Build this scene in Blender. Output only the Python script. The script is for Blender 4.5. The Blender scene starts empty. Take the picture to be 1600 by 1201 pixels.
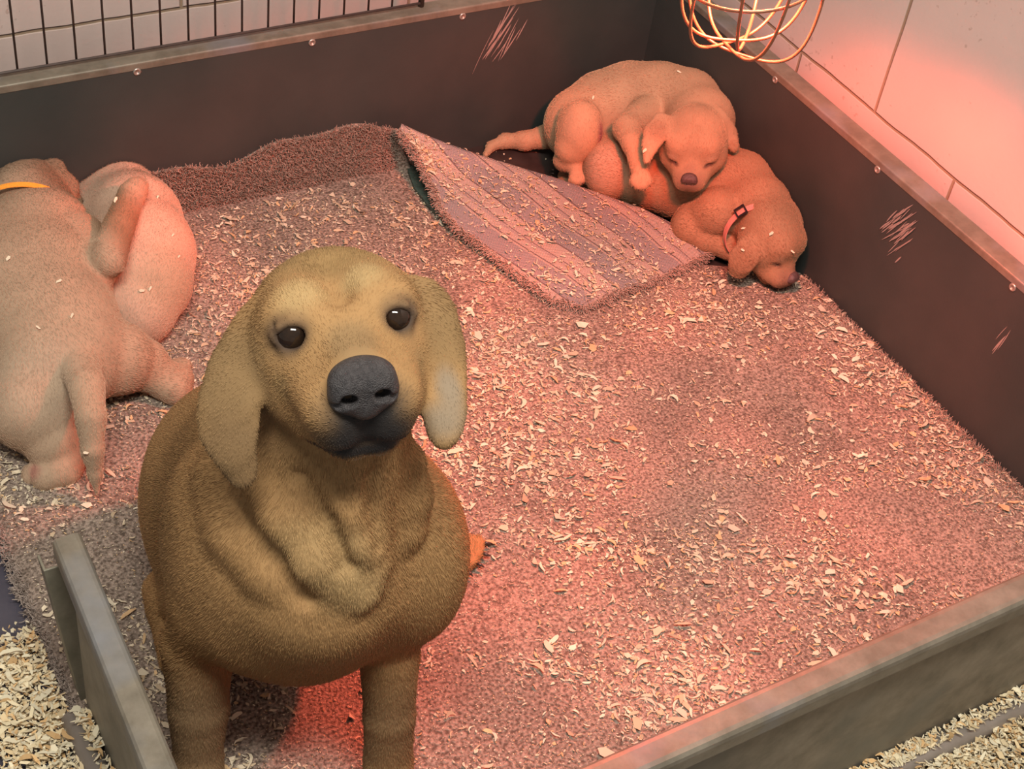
import bpy, math, random
import numpy as np
from mathutils import Vector, Matrix

random.seed(7)
RNG = np.random.default_rng(11)
scn = bpy.context.scene
COL = scn.collection
PI = math.pi

# ------------------------------------------------------------------ camera
cam_data = bpy.data.cameras.new('camera')
cam = bpy.data.objects.new('camera', cam_data)
COL.objects.link(cam)
scn.camera = cam
cam_data.sensor_fit = 'HORIZONTAL'
cam_data.sensor_width = 36.0
cam_data.lens = 36.0 * 2335.37 / 1600.0
cam_data.clip_start = 0.02
cam_data.clip_end = 50
cam.location = (-1.5463, -1.8809, 1.5)
cam.rotation_euler = (math.radians(47.0743), math.radians(-7.0214), math.radians(-29.6675))

# ------------------------------------------------------------------ world, lights, exposure
scn.view_settings.view_transform = 'Standard'
scn.view_settings.look = 'None'
scn.view_settings.exposure = 0.0
scn.view_settings.gamma = 1.0
scn.view_settings.use_curve_mapping = False

world = bpy.data.worlds.new('room_air')
scn.world = world
world.use_nodes = True
bg = world.node_tree.nodes['Background']
bg.inputs['Color'].default_value = (1.0, 0.985, 0.94, 1)
bg.inputs['Strength'].default_value = 0.28

def area_light(name, loc, target, sx, sy, power, color):
    l = bpy.data.lights.new(name, 'AREA')
    l.shape = 'RECTANGLE'
    l.size, l.size_y = sx, sy
    l.energy = power
    l.color = color
    o = bpy.data.objects.new(name, l)
    COL.objects.link(o)
    o.location = loc
    o.rotation_euler = (Vector(target) - Vector(loc)).to_track_quat('-Z', 'Y').to_euler()
    return o

# the fluorescent ceiling fitting of the kennel room, up and behind the photographer's left
area_light('ceiling_tube_light', (-1.38, -1.82, 2.7), (-0.9, -0.8, 0.2), 1.3, 0.3, 78.0, (1.0, 0.985, 0.90))
# the red heat lamp that hangs over the box
LAMP = (-0.50, -0.76, 0.80)
hl = bpy.data.lights.new('heat_lamp_light', 'SPOT')
hl.energy = 56.0
hl.color = (1.0, 0.135, 0.075)
hl.spot_size = math.radians(124)
hl.spot_blend = 0.28
hl.shadow_soft_size = 0.045
# noise added to the beam stands in for the bulb's uneven, swirling pattern
hl.use_nodes = True
_n, _l = hl.node_tree.nodes, hl.node_tree.links
_tc = _n.new('ShaderNodeTexCoord'); _no = _n.new('ShaderNodeTexNoise'); _mr = _n.new('ShaderNodeMapRange')
_no.inputs['Scale'].default_value = 3.6; _no.inputs['Detail'].default_value = 2.5; _no.inputs['Distortion'].default_value = 0.8
_l.new(_tc.outputs['Normal'], _no.inputs['Vector']); _l.new(_no.outputs['Fac'], _mr.inputs['Value'])
_mr.inputs['From Min'].default_value = 0.32; _mr.inputs['From Max'].default_value = 0.68
_mr.inputs['To Min'].default_value = 0.45; _mr.inputs['To Max'].default_value = 1.55
_l.new(_mr.outputs[0], _n['Emission'].inputs['Strength'])
hlo = bpy.data.objects.new('heat_lamp_light', hl)
COL.objects.link(hlo)
hlo.location = LAMP

# ------------------------------------------------------------------ materials
MATS = {}
def nodes_of(m):
    m.use_nodes = True
    return m.node_tree.nodes, m.node_tree.links

def mat(name, c1, c2=None, scale=20.0, rough=0.6, metal=0.0, bump=0.0, bscale=None, stretch=(1, 1, 1),
        lo=0.35, hi=0.65, spec=0.5, detail=6.0, c3=None, scale3=4.0):
    m = bpy.data.materials.new(name)
    n, l = nodes_of(m)
    b = n['Principled BSDF']
    b.inputs['Roughness'].default_value = rough
    b.inputs['Metallic'].default_value = metal
    b.inputs['Specular IOR Level'].default_value = spec
    tc = n.new('ShaderNodeTexCoord')
    mp = n.new('ShaderNodeMapping')
    mp.inputs['Scale'].default_value = stretch
    l.new(tc.outputs['Object'], mp.inputs['Vector'])
    if c2 is None:
        b.inputs['Base Color'].default_value = (*c1, 1)
    else:
        no = n.new('ShaderNodeTexNoise')
        no.inputs['Scale'].default_value = scale
        no.inputs['Detail'].default_value = detail
        no.inputs['Roughness'].default_value = 0.65
        l.new(mp.outputs[0], no.inputs['Vector'])
        r = n.new('ShaderNodeValToRGB')
        r.color_ramp.elements[0].position = lo
        r.color_ramp.elements[1].position = hi
        r.color_ramp.elements[0].color = (*c1, 1)
        r.color_ramp.elements[1].color = (*c2, 1)
        l.new(no.outputs['Fac'], r.inputs['Fac'])
        out = r.outputs['Color']
        if c3 is not None:
            n3 = n.new('ShaderNodeTexNoise')
            n3.inputs['Scale'].default_value = scale3
            n3.inputs['Detail'].default_value = 4
            l.new(mp.outputs[0], n3.inputs['Vector'])
            r3 = n.new('ShaderNodeValToRGB')
            r3.color_ramp.elements[0].position = 0.52
            r3.color_ramp.elements[1].position = 0.66
            r3.color_ramp.elements[0].color = (0, 0, 0, 1)
            r3.color_ramp.elements[1].color = (0.7, 0.7, 0.7, 1)
            l.new(n3.outputs['Fac'], r3.inputs['Fac'])
            mx = n.new('ShaderNodeMixRGB')
            l.new(r3.outputs['Color'], mx.inputs['Fac'])
            l.new(out, mx.inputs['Color1'])
            mx.inputs['Color2'].default_value = (*c3, 1)
            out = mx.outputs['Color']
        l.new(out, b.inputs['Base Color'])
    if bump:
        nb = n.new('ShaderNodeTexNoise')
        nb.inputs['Scale'].default_value = bscale or scale * 3
        nb.inputs['Detail'].default_value = 5
        l.new(mp.outputs[0], nb.inputs['Vector'])
        bp = n.new('ShaderNodeBump')
        bp.inputs['Strength'].default_value = bump
        bp.inputs['Distance'].default_value = 0.003
        l.new(nb.outputs['Fac'], bp.inputs['Height'])
        l.new(bp.outputs[0], b.inputs['Normal'])
    MATS[name] = m
    return m

M_BOARD = mat('black_plastic_board', (0.040, 0.046, 0.043), (0.049, 0.054, 0.050), 9, rough=0.45, bump=0.06, bscale=260, spec=0.35)
M_SCRATCH = mat('scratched_plastic', (0.30, 0.25, 0.22), rough=0.8)
M_RAIL = mat('dirty_galvanised_rail', (0.16, 0.135, 0.10), (0.25, 0.215, 0.165), 26, rough=0.5, metal=0.25, bump=0.12, bscale=90, c3=(0.22, 0.23, 0.25), scale3=7)
M_RAILDARK = mat('dull_galvanised_post', (0.16, 0.145, 0.105), (0.25, 0.225, 0.17), 22, rough=0.55, metal=0.3, bump=0.15, bscale=80)
M_OUTER = mat('weathered_outer_board', (0.14, 0.12, 0.088), (0.27, 0.23, 0.175), 16, rough=0.55, metal=0.1, bump=0.1, bscale=60, c3=(0.15, 0.145, 0.12), scale3=6)
M_TUBE = mat('grey_steel_tube', (0.32, 0.28, 0.245), (0.42, 0.375, 0.335), 18, rough=0.45, metal=0.4, bump=0.08)
M_SCREW = mat('zinc_screw', (0.42, 0.38, 0.34), (0.52, 0.47, 0.42), 200, rough=0.35, metal=0.7)
M_INFLOOR = mat('black_box_floor', (0.028, 0.020, 0.018), (0.05, 0.037, 0.033), 20, rough=0.35, bump=0.08, bscale=120)
M_FLOOR = mat('dark_blue_painted_floor', (0.035, 0.033, 0.05), (0.06, 0.056, 0.075), 12, rough=0.4, bump=0.1, bscale=100)
M_WIRE = mat('dark_crate_wire', (0.075, 0.06, 0.055), (0.11, 0.085, 0.075), 60, rough=0.5, metal=0.3)
M_GUARD = mat('plated_lamp_guard_wire', (0.24, 0.10, 0.055), (0.30, 0.13, 0.07), 60, rough=0.35, metal=0.35)
M_UNDER = mat('green_shaded_pile', (0.045, 0.065, 0.05), (0.085, 0.11, 0.085), 90, rough=0.95, bump=0.6, bscale=300)
M_COLLAR = mat('pink_webbing', (0.72, 0.24, 0.20), (0.82, 0.32, 0.26), 120, rough=0.8, bump=0.4, bscale=500)
M_COLLAR2 = mat('orange_webbing', (0.95, 0.33, 0.03), (1.0, 0.42, 0.05), 120, rough=0.7, bump=0.4, bscale=500)
M_BUCKLE = mat('black_buckle', (0.02, 0.015, 0.02), rough=0.3)
M_EYE = mat('dog_eye_dark_brown', (0.012, 0.007, 0.005), (0.03, 0.016, 0.009), 60, rough=0.05, spec=0.45)
M_NOSE = mat('grey_black_nose_leather', (0.030, 0.026, 0.027), (0.060, 0.052, 0.052), 260, rough=0.42, bump=0.7, bscale=900, spec=0.45)
M_PUPNOSE = mat('puppy_nose_leather', (0.07, 0.04, 0.04), (0.12, 0.075, 0.07), 260, rough=0.45, bump=0.4, bscale=900)
M_CLAW = mat('dark_claw', (0.05, 0.035, 0.03), rough=0.35)
M_SHADE = mat('spun_aluminium_shade', (0.75, 0.75, 0.75), (0.85, 0.85, 0.85), 40, rough=0.3, metal=0.9)
M_CORD = mat('black_cord', (0.02, 0.02, 0.02), rough=0.6)

M_BULB = bpy.data.materials.new('glowing_red_bulb')
n, l = nodes_of(M_BULB)
n['Principled BSDF'].inputs['Base Color'].default_value = (0.8, 0.05, 0.02, 1)
n['Principled BSDF'].inputs['Emission Color'].default_value = (1, 0.12, 0.05, 1)
n['Principled BSDF'].inputs['Emission Strength'].default_value = 6.0

# painted block wall with grime
def wall_mat(name, joint_off, row0, axis, period=0.372):
    m = bpy.data.materials.new(name)
    n, l = nodes_of(m)
    b = n['Principled BSDF']
    b.inputs['Roughness'].default_value = 0.55
    g = n.new('ShaderNodeNewGeometry')
    sp = n.new('ShaderNodeSeparateXYZ')
    l.new(g.outputs['Position'], sp.inputs[0])
    def mth(op, a, bb=None, v=None, v2=None):
        t = n.new('ShaderNodeMath'); t.operation = op
        if a is not None: l.new(a, t.inputs[0])
        else: t.inputs[0].default_value = v2
        if bb is not None: l.new(bb, t.inputs[1])
        elif v is not None: t.inputs[1].default_value = v
        return t.outputs[0]
    H = sp.outputs[axis]
    Z = sp.outputs['Z']
    wob = n.new('ShaderNodeTexNoise'); wob.inputs['Scale'].default_value = 14
    l.new(g.outputs['Position'], wob.inputs['Vector'])
    w = mth('MULTIPLY', mth('SUBTRACT', wob.outputs['Fac'], v=0.5), v=0.006)
    Zs = mth('ADD', mth('SUBTRACT', Z, v=row0), w)
    row = mth('FLOOR', mth('DIVIDE', Zs, v=0.39))
    fz = mth('SUBTRACT', Zs, mth('MULTIPLY', row, v=0.39))
    dz = mth('MINIMUM', fz, mth('SUBTRACT', None, fz, v2=0.39))
    par = mth('MULTIPLY', mth('MODULO', mth('ADD', row, v=10.0), v=2.0), v=period / 2)
    Hs = mth('ADD', mth('ADD', mth('SUBTRACT', H, v=joint_off), par), w)
    hx = mth('MODULO', mth('ADD', Hs, v=period * 20), v=period)
    dx = mth('MINIMUM', hx, mth('SUBTRACT', None, hx, v2=period))
    dm = mth('MINIMUM', dx, dz)
    r = n.new('ShaderNodeMapRange')
    r.inputs['From Min'].default_value = 0.0015
    r.inputs['From Max'].default_value = 0.0035
    l.new(dm, r.inputs['Value'])
    no = n.new('ShaderNodeTexNoise'); no.inputs['Scale'].default_value = 3.2; no.inputs['Detail'].default_value = 8
    l.new(g.outputs['Position'], no.inputs['Vector'])
    cr = n.new('ShaderNodeValToRGB')
    cr.color_ramp.elements[0].position = 0.3; cr.color_ramp.elements[1].position = 0.7
    cr.color_ramp.elements[0].color = (0.60, 0.455, 0.405, 1); cr.color_ramp.elements[1].color = (0.68, 0.53, 0.475, 1)
    l.new(no.outputs['Fac'], cr.inputs['Fac'])
    # brown speckles of splashed dirt
    s1 = n.new('ShaderNodeTexNoise'); s1.inputs['Scale'].default_value = 90; s1.inputs['Detail'].default_value = 3
    l.new(g.outputs['Position'], s1.inputs['Vector'])
    s2 = n.new('ShaderNodeTexNoise'); s2.inputs['Scale'].default_value = 5.0
    l.new(g.outputs['Position'], s2.inputs['Vector'])
    sr = n.new('ShaderNodeMapRange'); sr.inputs['From Min'].default_value = 0.70; sr.inputs['From Max'].default_value = 0.76
    l.new(mth('ADD', s1.outputs['Fac'], mth('MULTIPLY', mth('SUBTRACT', s2.outputs['Fac'], v=0.55), v=0.7)), sr.inputs['Value'])
    mx = n.new('ShaderNodeMixRGB')
    l.new(mth('MULTIPLY', sr.outputs[0], v=0.35), mx.inputs['Fac'])
    l.new(cr.outputs['Color'], mx.inputs['Color1'])
    mx.inputs['Color2'].default_value = (0.25, 0.15, 0.10, 1)
    m2 = n.new('ShaderNodeMixRGB')
    l.new(r.outputs[0], m2.inputs['Fac'])
    m2.inputs['Color1'].default_value = (0.36, 0.25, 0.17, 1)
    l.new(mx.outputs['Color'], m2.inputs['Color2'])
    l.new(m2.outputs['Color'], b.inputs['Base Color'])
    bp = n.new('ShaderNodeBump'); bp.inputs['Strength'].default_value = 0.6; bp.inputs['Distance'].default_value = 0.004
    nb = n.new('ShaderNodeTexNoise'); nb.inputs['Scale'].default_value = 160
    l.new(g.outputs['Position'], nb.inputs['Vector'])
    l.new(mth('ADD', r.outputs[0], mth('MULTIPLY', nb.outputs['Fac'], v=0.12)), bp.inputs['Height'])
    l.new(bp.outputs[0], b.inputs['Normal'])
    return m

def rug_mat():
    m = bpy.data.materials.new('taupe_rug_pile')
    n, l = nodes_of(m)
    b = n['Principled BSDF']; b.inputs['Roughness'].default_value = 0.95; b.inputs['Specular IOR Level'].default_value = 0.1
    tc = n.new('ShaderNodeTexCoord')
    a = n.new('ShaderNodeTexNoise'); a.inputs['Scale'].default_value = 240; a.inputs['Detail'].default_value = 4
    c = n.new('ShaderNodeTexNoise'); c.inputs['Scale'].default_value = 5; c.inputs['Detail'].default_value = 5
    for q in (a, c): l.new(tc.outputs['Object'], q.inputs['Vector'])
    r = n.new('ShaderNodeValToRGB')
    r.color_ramp.elements[0].position = 0.36; r.color_ramp.elements[1].position = 0.66
    r.color_ramp.elements[0].color = (0.125, 0.092, 0.072, 1); r.color_ramp.elements[1].color = (0.41, 0.315, 0.255, 1)
    l.new(a.outputs['Fac'], r.inputs['Fac'])
    mr = n.new('ShaderNodeMapRange'); mr.inputs['From Min'].default_value = 0.35; mr.inputs['From Max'].default_value = 0.65
    mr.inputs['To Min'].default_value = 0.80; mr.inputs['To Max'].default_value = 1.12
    l.new(c.outputs['Fac'], mr.inputs['Value'])
    mx = n.new('ShaderNodeMixRGB'); mx.blend_type = 'MULTIPLY'; mx.inputs['Fac'].default_value = 1
    l.new(r.outputs['Color'], mx.inputs['Color1']); l.new(mr.outputs[0], mx.inputs['Color2'])
    l.new(mx.outputs['Color'], b.inputs['Base Color'])
    bp = n.new('ShaderNodeBump'); bp.inputs['Strength'].default_value = 1.0; bp.inputs['Distance'].default_value = 0.004
    l.new(a.outputs['Fac'], bp.inputs['Height']); l.new(bp.outputs[0], b.inputs['Normal'])
    return m
M_RUG = rug_mat()

def weave_mat(direction, origin):
    """striped woven back of the rug; stripes follow the folded edge"""
    m = bpy.data.materials.new('striped_woven_backing')
    n, l = nodes_of(m)
    b = n['Principled BSDF']; b.inputs['Roughness'].default_value = 0.9; b.inputs['Specular IOR Level'].default_value = 0.1
    tc = n.new('ShaderNodeTexCoord')
    mp = n.new('ShaderNodeMapping'); mp.vector_type = 'TEXTURE'
    mp.inputs['Location'].default_value = (origin[0], origin[1], 0)
    mp.inputs['Rotation'].default_value = (0, 0, math.atan2(direction[1], direction[0]))
    l.new(tc.outputs['Object'], mp.inputs['Vector'])
    sp = n.new('ShaderNodeSeparateXYZ'); l.new(mp.outputs[0], sp.inputs[0])
    def mth(op, a, v=None, bb=None):
        t = n.new('ShaderNodeMath'); t.operation = op; l.new(a, t.inputs[0])
        if bb is not None: l.new(bb, t.inputs[1])
        elif v is not None: t.inputs[1].default_value = v
        return t.outputs[0]
    S = sp.outputs['Y']; T = sp.outputs['X']
    f = mth('FRACT', mth('DIVIDE', S, v=0.088))
    r = n.new('ShaderNodeValToRGB'); r.color_ramp.interpolation = 'CONSTANT'
    pink = (0.56, 0.435, 0.37, 1); blue = (0.37, 0.325, 0.315, 1); dark = (0.22, 0.17, 0.16, 1); mid = (0.47, 0.38, 0.345, 1)
    e = r.color_ramp.elements
    e[0].position = 0.0; e[0].color = blue
    e[1].position = 0.30; e[1].color = pink
    for p_, c_ in ((0.34, dark), (0.37, pink), (0.50, mid), (0.56, dark), (0.58, pink), (0.85, dark), (0.88, blue)):
        q = e.new(p_); q.color = c_
    l.new(f, r.inputs['Fac'])
    wv = mth('MULTIPLY', mth('SINE', mth('MULTIPLY', T, v=2 * PI / 0.0042)), bb=mth('SINE', mth('MULTIPLY', S, v=2 * PI / 0.0034)))
    mr = n.new('ShaderNodeMapRange'); mr.inputs['From Min'].default_value = -1; mr.inputs['To Min'].default_value = 0.66; mr.inputs['To Max'].default_value = 1.15
    l.new(wv, mr.inputs['Value'])
    mx = n.new('ShaderNodeMixRGB'); mx.blend_type = 'MULTIPLY'; mx.inputs['Fac'].default_value = 1
    l.new(r.outputs['Color'], mx.inputs['Color1']); l.new(mr.outputs[0], mx.inputs['Color2'])
    l.new(mx.outputs['Color'], b.inputs['Base Color'])
    bp = n.new('ShaderNodeBump'); bp.inputs['Strength'].default_value = 0.7; bp.inputs['Distance'].default_value = 0.002
    l.new(wv, bp.inputs['Height']); l.new(bp.outputs[0], b.inputs['Normal'])
    return m

def attr_mat(name, attr, rough=0.7, bump=0.0, bscale=300.0, spec=0.3, var=0.0, vscale=30.0, sheen=0.0):
    m = bpy.data.materials.new(name)
    n, l = nodes_of(m)
    b = n['Principled BSDF']; b.inputs['Roughness'].default_value = rough; b.inputs['Specular IOR Level'].default_value = spec
    if sheen:
        b.inputs['Sheen Weight'].default_value = sheen
        b.inputs['Sheen Roughness'].default_value = 0.4
    at = n.new('ShaderNodeAttribute'); at.attribute_name = attr
    out = at.outputs['Color']
    tc = n.new('ShaderNodeTexCoord')
    if var:
        no = n.new('ShaderNodeTexNoise'); no.inputs['Scale'].default_value = vscale; no.inputs['Detail'].default_value = 5
        l.new(tc.outputs['Object'], no.inputs['Vector'])
        mr = n.new('ShaderNodeMapRange'); mr.inputs['From Min'].default_value = 0.3; mr.inputs['From Max'].default_value = 0.7
        mr.inputs['To Min'].default_value = 1 - var; mr.inputs['To Max'].default_value = 1 + var
        l.new(no.outputs['Fac'], mr.inputs['Value'])
        mx = n.new('ShaderNodeMixRGB'); mx.blend_type = 'MULTIPLY'; mx.inputs['Fac'].default_value = 1
        l.new(out, mx.inputs['Color1']); l.new(mr.outputs[0], mx.inputs['Color2'])
        out = mx.outputs['Color']
    l.new(out, b.inputs['Base Color'])
    if bump:
        nb = n.new('ShaderNodeTexNoise'); nb.inputs['Scale'].default_value = bscale; nb.inputs['Detail'].default_value = 4
        l.new(tc.outputs['Object'], nb.inputs['Vector'])
        bp = n.new('ShaderNodeBump'); bp.inputs['Strength'].default_value = bump; bp.inputs['Distance'].default_value = 0.002
        l.new(nb.outputs['Fac'], bp.inputs['Height']); l.new(bp.outputs[0], b.inputs['Normal'])
    return m
M_COAT = attr_mat('short_dog_coat', 'coat', rough=0.8, bump=0.2, bscale=420, spec=0.2, var=0.08, vscale=24)
M_FUR = attr_mat('short_dog_fur', 'coat', rough=0.6, spec=0.25)
M_CHIP = attr_mat('pale_wood_shaving', 'tint', rough=0.8, spec=0.2)
M_FIBRE = attr_mat('rug_fibre', 'coat', rough=0.9, spec=0.1)

# ------------------------------------------------------------------ object helpers
def tag(o, label=None, cat=None, group=None, kind=None):
    if label: o['label'] = label
    if cat: o['category'] = cat
    if group: o['group'] = group
    if kind: o['kind'] = kind
    return o

def empty(name, loc):
    o = bpy.data.objects.new(name, None)
    COL.objects.link(o)
    o.location = loc
    o.empty_display_size = 0.05
    return o

def link_mesh(name, verts, faces, material, parent=None, smooth=False, mats=None, idx=None):
    me = bpy.data.meshes.new(name)
    me.from_pydata([tuple(map(float, v)) for v in verts], [], [tuple(map(int, f)) for f in faces])
    for m in (mats or [material]): me.materials.append(m)
    if idx is not None: me.polygons.foreach_set('material_index', idx)
    if smooth: me.polygons.foreach_set('use_smooth', [True] * len(me.polygons))
    me.update()
    o = bpy.data.objects.new(name, me)
    COL.objects.link(o)
    if parent is not None:
        o.parent = parent
        o.matrix_parent_inverse = Matrix.Translation(-Vector(parent.location))
    return o

class MB:
    """collects simple shapes that become ONE mesh"""
    def __init__(s): s.v = []; s.f = []; s.i = []
    def add(s, vs, fs, mi=0):
        k = len(s.v); s.v += [tuple(v) for v in vs]; s.f += [tuple(k + a for a in f) for f in fs]; s.i += [mi] * len(fs)
    def box(s, lo, hi, mi=0):
        x0, y0, z0 = lo; x1, y1, z1 = hi
        s.add([(x0, y0, z0), (x1, y0, z0), (x1, y1, z0), (x0, y1, z0), (x0, y0, z1), (x1, y0, z1), (x1, y1, z1), (x0, y1, z1)],
              [(0, 3, 2, 1), (4, 5, 6, 7), (0, 1, 5, 4), (1, 2, 6, 5), (2, 3, 7, 6), (3, 0, 4, 7)], mi)
    def tube(s, pts, r, seg=10, closed=False, mi=0):
        pts = [Vector(p) for p in pts]; n = len(pts); vs = []; fs = []
        up = Vector((0.13, 0.31, 0.94)); prev = None
        for i, p in enumerate(pts):
            if closed: t = pts[(i + 1) % n] - pts[i - 1]
            else: t = pts[min(i + 1, n - 1)] - pts[max(i - 1, 0)]
            t.normalize()
            a = prev if prev is not None else up.cross(t)
            a = (a - t * a.dot(t)).normalized(); b = t.cross(a); prev = a
            rr = r[i] if isinstance(r, (list, tuple)) else r
            for q in range(seg):
                an = 2 * PI * q / seg
                vs.append(p + a * math.cos(an) * rr + b * math.sin(an) * rr)
        for i in range(n if closed else n - 1):
            j = (i + 1) % n
            for q in range(seg):
                q2 = (q + 1) % seg
                fs.append((i * seg + q, i * seg + q2, j * seg + q2, j * seg + q))
        if not closed:
            fs.append(tuple(reversed(range(seg)))); fs.append(tuple((n - 1) * seg + q for q in range(seg)))
        s.add(vs, fs, mi)
    def sweep(s, prof, p0, p1, A, B, mi=0):
        """profile of (a,b) pairs in axes A,B extruded from p0 to p1"""
        p0, p1, A, B = map(Vector, (p0, p1, A, B)); n = len(prof)
        vs = [p0 + A * a + B * b for a, b in prof] + [p1 + A * a + B * b for a, b in prof]
        fs = [(q, (q + 1) % n, n + (q + 1) % n, n + q) for q in range(n)] + [tuple(reversed(range(n))), tuple(range(n, 2 * n))]
        s.add(vs, fs, mi)
    def lathe(s, prof, c, seg=32, mi=0):
        vs = []; fs = []; n = len(prof)
        for r, z in prof:
            for q in range(seg):
                a = 2 * PI * q / seg; vs.append((c[0] + r * math.cos(a), c[1] + r * math.sin(a), c[2] + z))
        for i in range(n - 1):
            for q in range(seg):
                q2 = (q + 1) % seg; fs.append((i * seg + q, i * seg + q2, (i + 1) * seg + q2, (i + 1) * seg + q))
        s.add(vs, fs, mi)
    def build(s, name, material, parent=None, smooth=False, mats=None, bevel=0):
        o = link_mesh(name, s.v, s.f, material, parent, smooth, mats, s.i)
        if bevel:
            b = o.modifiers.new('bevel', 'BEVEL'); b.width = bevel; b.segments = 2; b.limit_method = 'ANGLE'
        return o

# ------------------------------------------------------------------ room
m = MB(); m.box((-2.9, -2.9, -0.05), (0.055, 0.12, 0.0))
tag(m.build('floor', M_FLOOR), kind='structure')
m = MB(); m.box((0.055, -2.9, -0.05), (0.175, 0.24, 2.4))
tag(m.build('wall_right', wall_mat('painted_block_right', -0.323, 0.309 - 0.39, 'Y')), kind='structure')
m = MB(); m.box((-2.9, 0.12, -0.05), (0.055, 0.24, 2.4))
tag(m.build('wall_back', wall_mat('painted_block_back', -0.43, 0.295 - 0.39, 'X', 0.80)), kind='structure')

# ------------------------------------------------------------------ whelping box
H = 0.29
box = empty('whelping_box', (-0.66, -0.65, 0))
tag(box, 'low whelping box with black plastic sides, dull metal top rails and an open entrance', 'whelping box')
def scratches(mb, plane, pts, n, L, seed):
    """thin pale gouges standing a hair proud of the board, second material slot"""
    r = random.Random(seed)
    for _ in range(n):
        c, d, w = pts(r)
        ln = L * r.uniform(0.35, 1.0); wd = r.uniform(0.0003, 0.0011)
        bend = r.uniform(-0.1, 0.1) * ln
        P = []; off = 0.0004 + 0.00006 * _
        K = 6
        for i in range(K + 1):
            t = i / K - 0.5
            ww = wd * (1 - abs(2 * t) ** 3) + 0.00012
            u = c[0] + d[0] * ln * t + d[1] * bend * (t * t); v = c[1] + d[1] * ln * t - d[0] * bend * (t * t)
            for sgn in (-1, 1):
                uu, vv = u - d[1] * ww * sgn, v + d[0] * ww * sgn
                P.append((uu, -off, vv) if plane == 'Y' else (-off, uu, vv))
        fs = [(2 * i, 2 * i + 1, 2 * i + 3, 2 * i + 2) for i in range(K)]
        mb.add(P, fs, 1)
mb = MB(); mb.box((-1.95, 0.0, 0.0), (0.0, 0.008, H - 0.002))
def f1(r):
    t = r.gauss(0, 1)
    c = (-0.312 + 0.016 * t + r.uniform(-.012, .012), 0.222 + r.uniform(-0.028, 0.03))
    a = math.radians(62 + r.uniform(-9, 9)); return c, (math.cos(a), math.sin(a)), 0
scratches(mb, 'Y', f1, 24, 0.085, 3)
mb.build('side_board', M_BOARD, box, mats=[M_BOARD, M_SCRATCH])
mb = MB(); mb.box((0.0, -1.315, 0.0), (0.008, 0.008, H - 0.002))
def f2(r):
    c = (-0.680 + r.gauss(0, 0.012), 0.216 + r.gauss(0, 0.014))
    a = math.radians(118 + r.uniform(-7, 7)); return c, (math.cos(a), math.sin(a)), 0
def f3(r):
    c = (-0.914 + r.gauss(0, 0.003), 0.19 + r.gauss(0, 0.01)); a = math.radians(100 + r.uniform(-8, 8)); return c, (math.cos(a), math.sin(a)), 0
scratches(mb, 'X', f2, 46, 0.05, 5)
scratches(mb, 'X', f3, 5, 0.05, 6)
mb.build('side_board', M_BOARD, box, mats=[M_BOARD, M_SCRATCH])
mb = MB(); mb.box((-1.308, -1.318, 0.0), (0.008, -1.306, H - 0.004))
mb.build('side_board', M_OUTER, box, bevel=0.001)
mb = MB(); mb.box((-1.318, -1.318, 0.004), (-1.310, -0.86, H - 0.004))
mb.build('side_board', M_OUTER, box, bevel=0.001)
# top rails: rounded channels
def chan(w, h=0.018, r=0.007):
    """inverted channel, rounded shoulders; a across (0..w), b downwards"""
    pr = [(0, -h)]
    for a in (180, 150, 120, 90): pr.append((r + r * math.cos(math.radians(a)), -r + r * math.sin(math.radians(a))))
    for a in (90, 60, 30, 0): pr.append((w - r + r * math.cos(math.radians(a)), -r + r * math.sin(math.radians(a))))
    pr.append((w, -h)); return pr
mb = MB(); mb.sweep(chan(0.035, 0.012, 0.003), (-1.95, -0.001, H), (0.035, -0.001, H), (0, 1, 0), (0, 0, 1)); mb.build('top_rail', M_RAIL, box)
mb = MB(); mb.sweep(chan(0.034, 0.012, 0.003), (-0.001, -1.33, H), (-0.001, 0.0, H), (1, 0, 0), (0, 0, 1)); mb.build('top_rail', M_RAIL, box)
mb = MB(); mb.sweep(chan(0.036, 0.026, 0.009), (-1.335, -1.336, H + 0.002), (-0.002, -1.336, H + 0.002), (0, 1, 0), (0, 0, 1)); mb.build('top_rail', M_RAIL, box)
mb = MB(); mb.sweep(chan(0.030, 0.026, 0.007), (-1.342, -1.336, H), (-1.328, -0.838, H), (1, 0, 0), (0, 0, 1)); mb.build('top_rail', M_RAIL, box)
# dark seam on the inner lip of the near rails
# square channel post at the entrance, slot open to the back
mb = MB()
mb.sweep([(-0.002, -0.002), (0.028, -0.002), (0.028, 0.020), (0.025, 0.020), (0.025, 0.001), (0.001, 0.001), (0.001, 0.022), (-0.002, 0.022)],
         (-1.3185, -0.842, 0.010), (-1.3385, -0.836, 0.246), (1, 0, 0), (0, 1, 0))
mb.build('entrance_post', M_RAILDARK, box, bevel=0.0008)
# steel tubes lying along the foot of the near sides
mb = MB(); mb.tube([(-1.36, -1.334, 0.016), (0.03, -1.334, 0.016)], 0.016, 16); mb.build('base_tube', M_TUBE, box, smooth=True)
mb = MB(); mb.tube([(-1.335, -1.32, 0.015), (-1.335, -0.865, 0.015)], 0.015, 16); mb.build('base_tube', M_TUBE, box, smooth=True)
mb = MB(); mb.box((-1.31, -1.308, 0.0005), (0.0, 0.0, 0.003)); mb.build('base_sheet', M_INFLOOR, box)
def screw(P, axis):
    mb = MB()
    prof = [(0.0062, 0.0), (0.0062, 0.0008), (0.0052, 0.0018), (0.0036, 0.0022), (0.0034, 0.0016), (0.0014, 0.0014), (0.0010, 0.0006), (0.0, 0.0006)]
    mb.lathe(prof, (0, 0, 0), 18)
    A = Vector(axis).to_track_quat('Z', 'Y').to_matrix()
    mb.v = [tuple(A @ Vector(v) + Vector(P)) for v in mb.v]
    mb.build('screw', M_SCREW, box, smooth=True)
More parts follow.
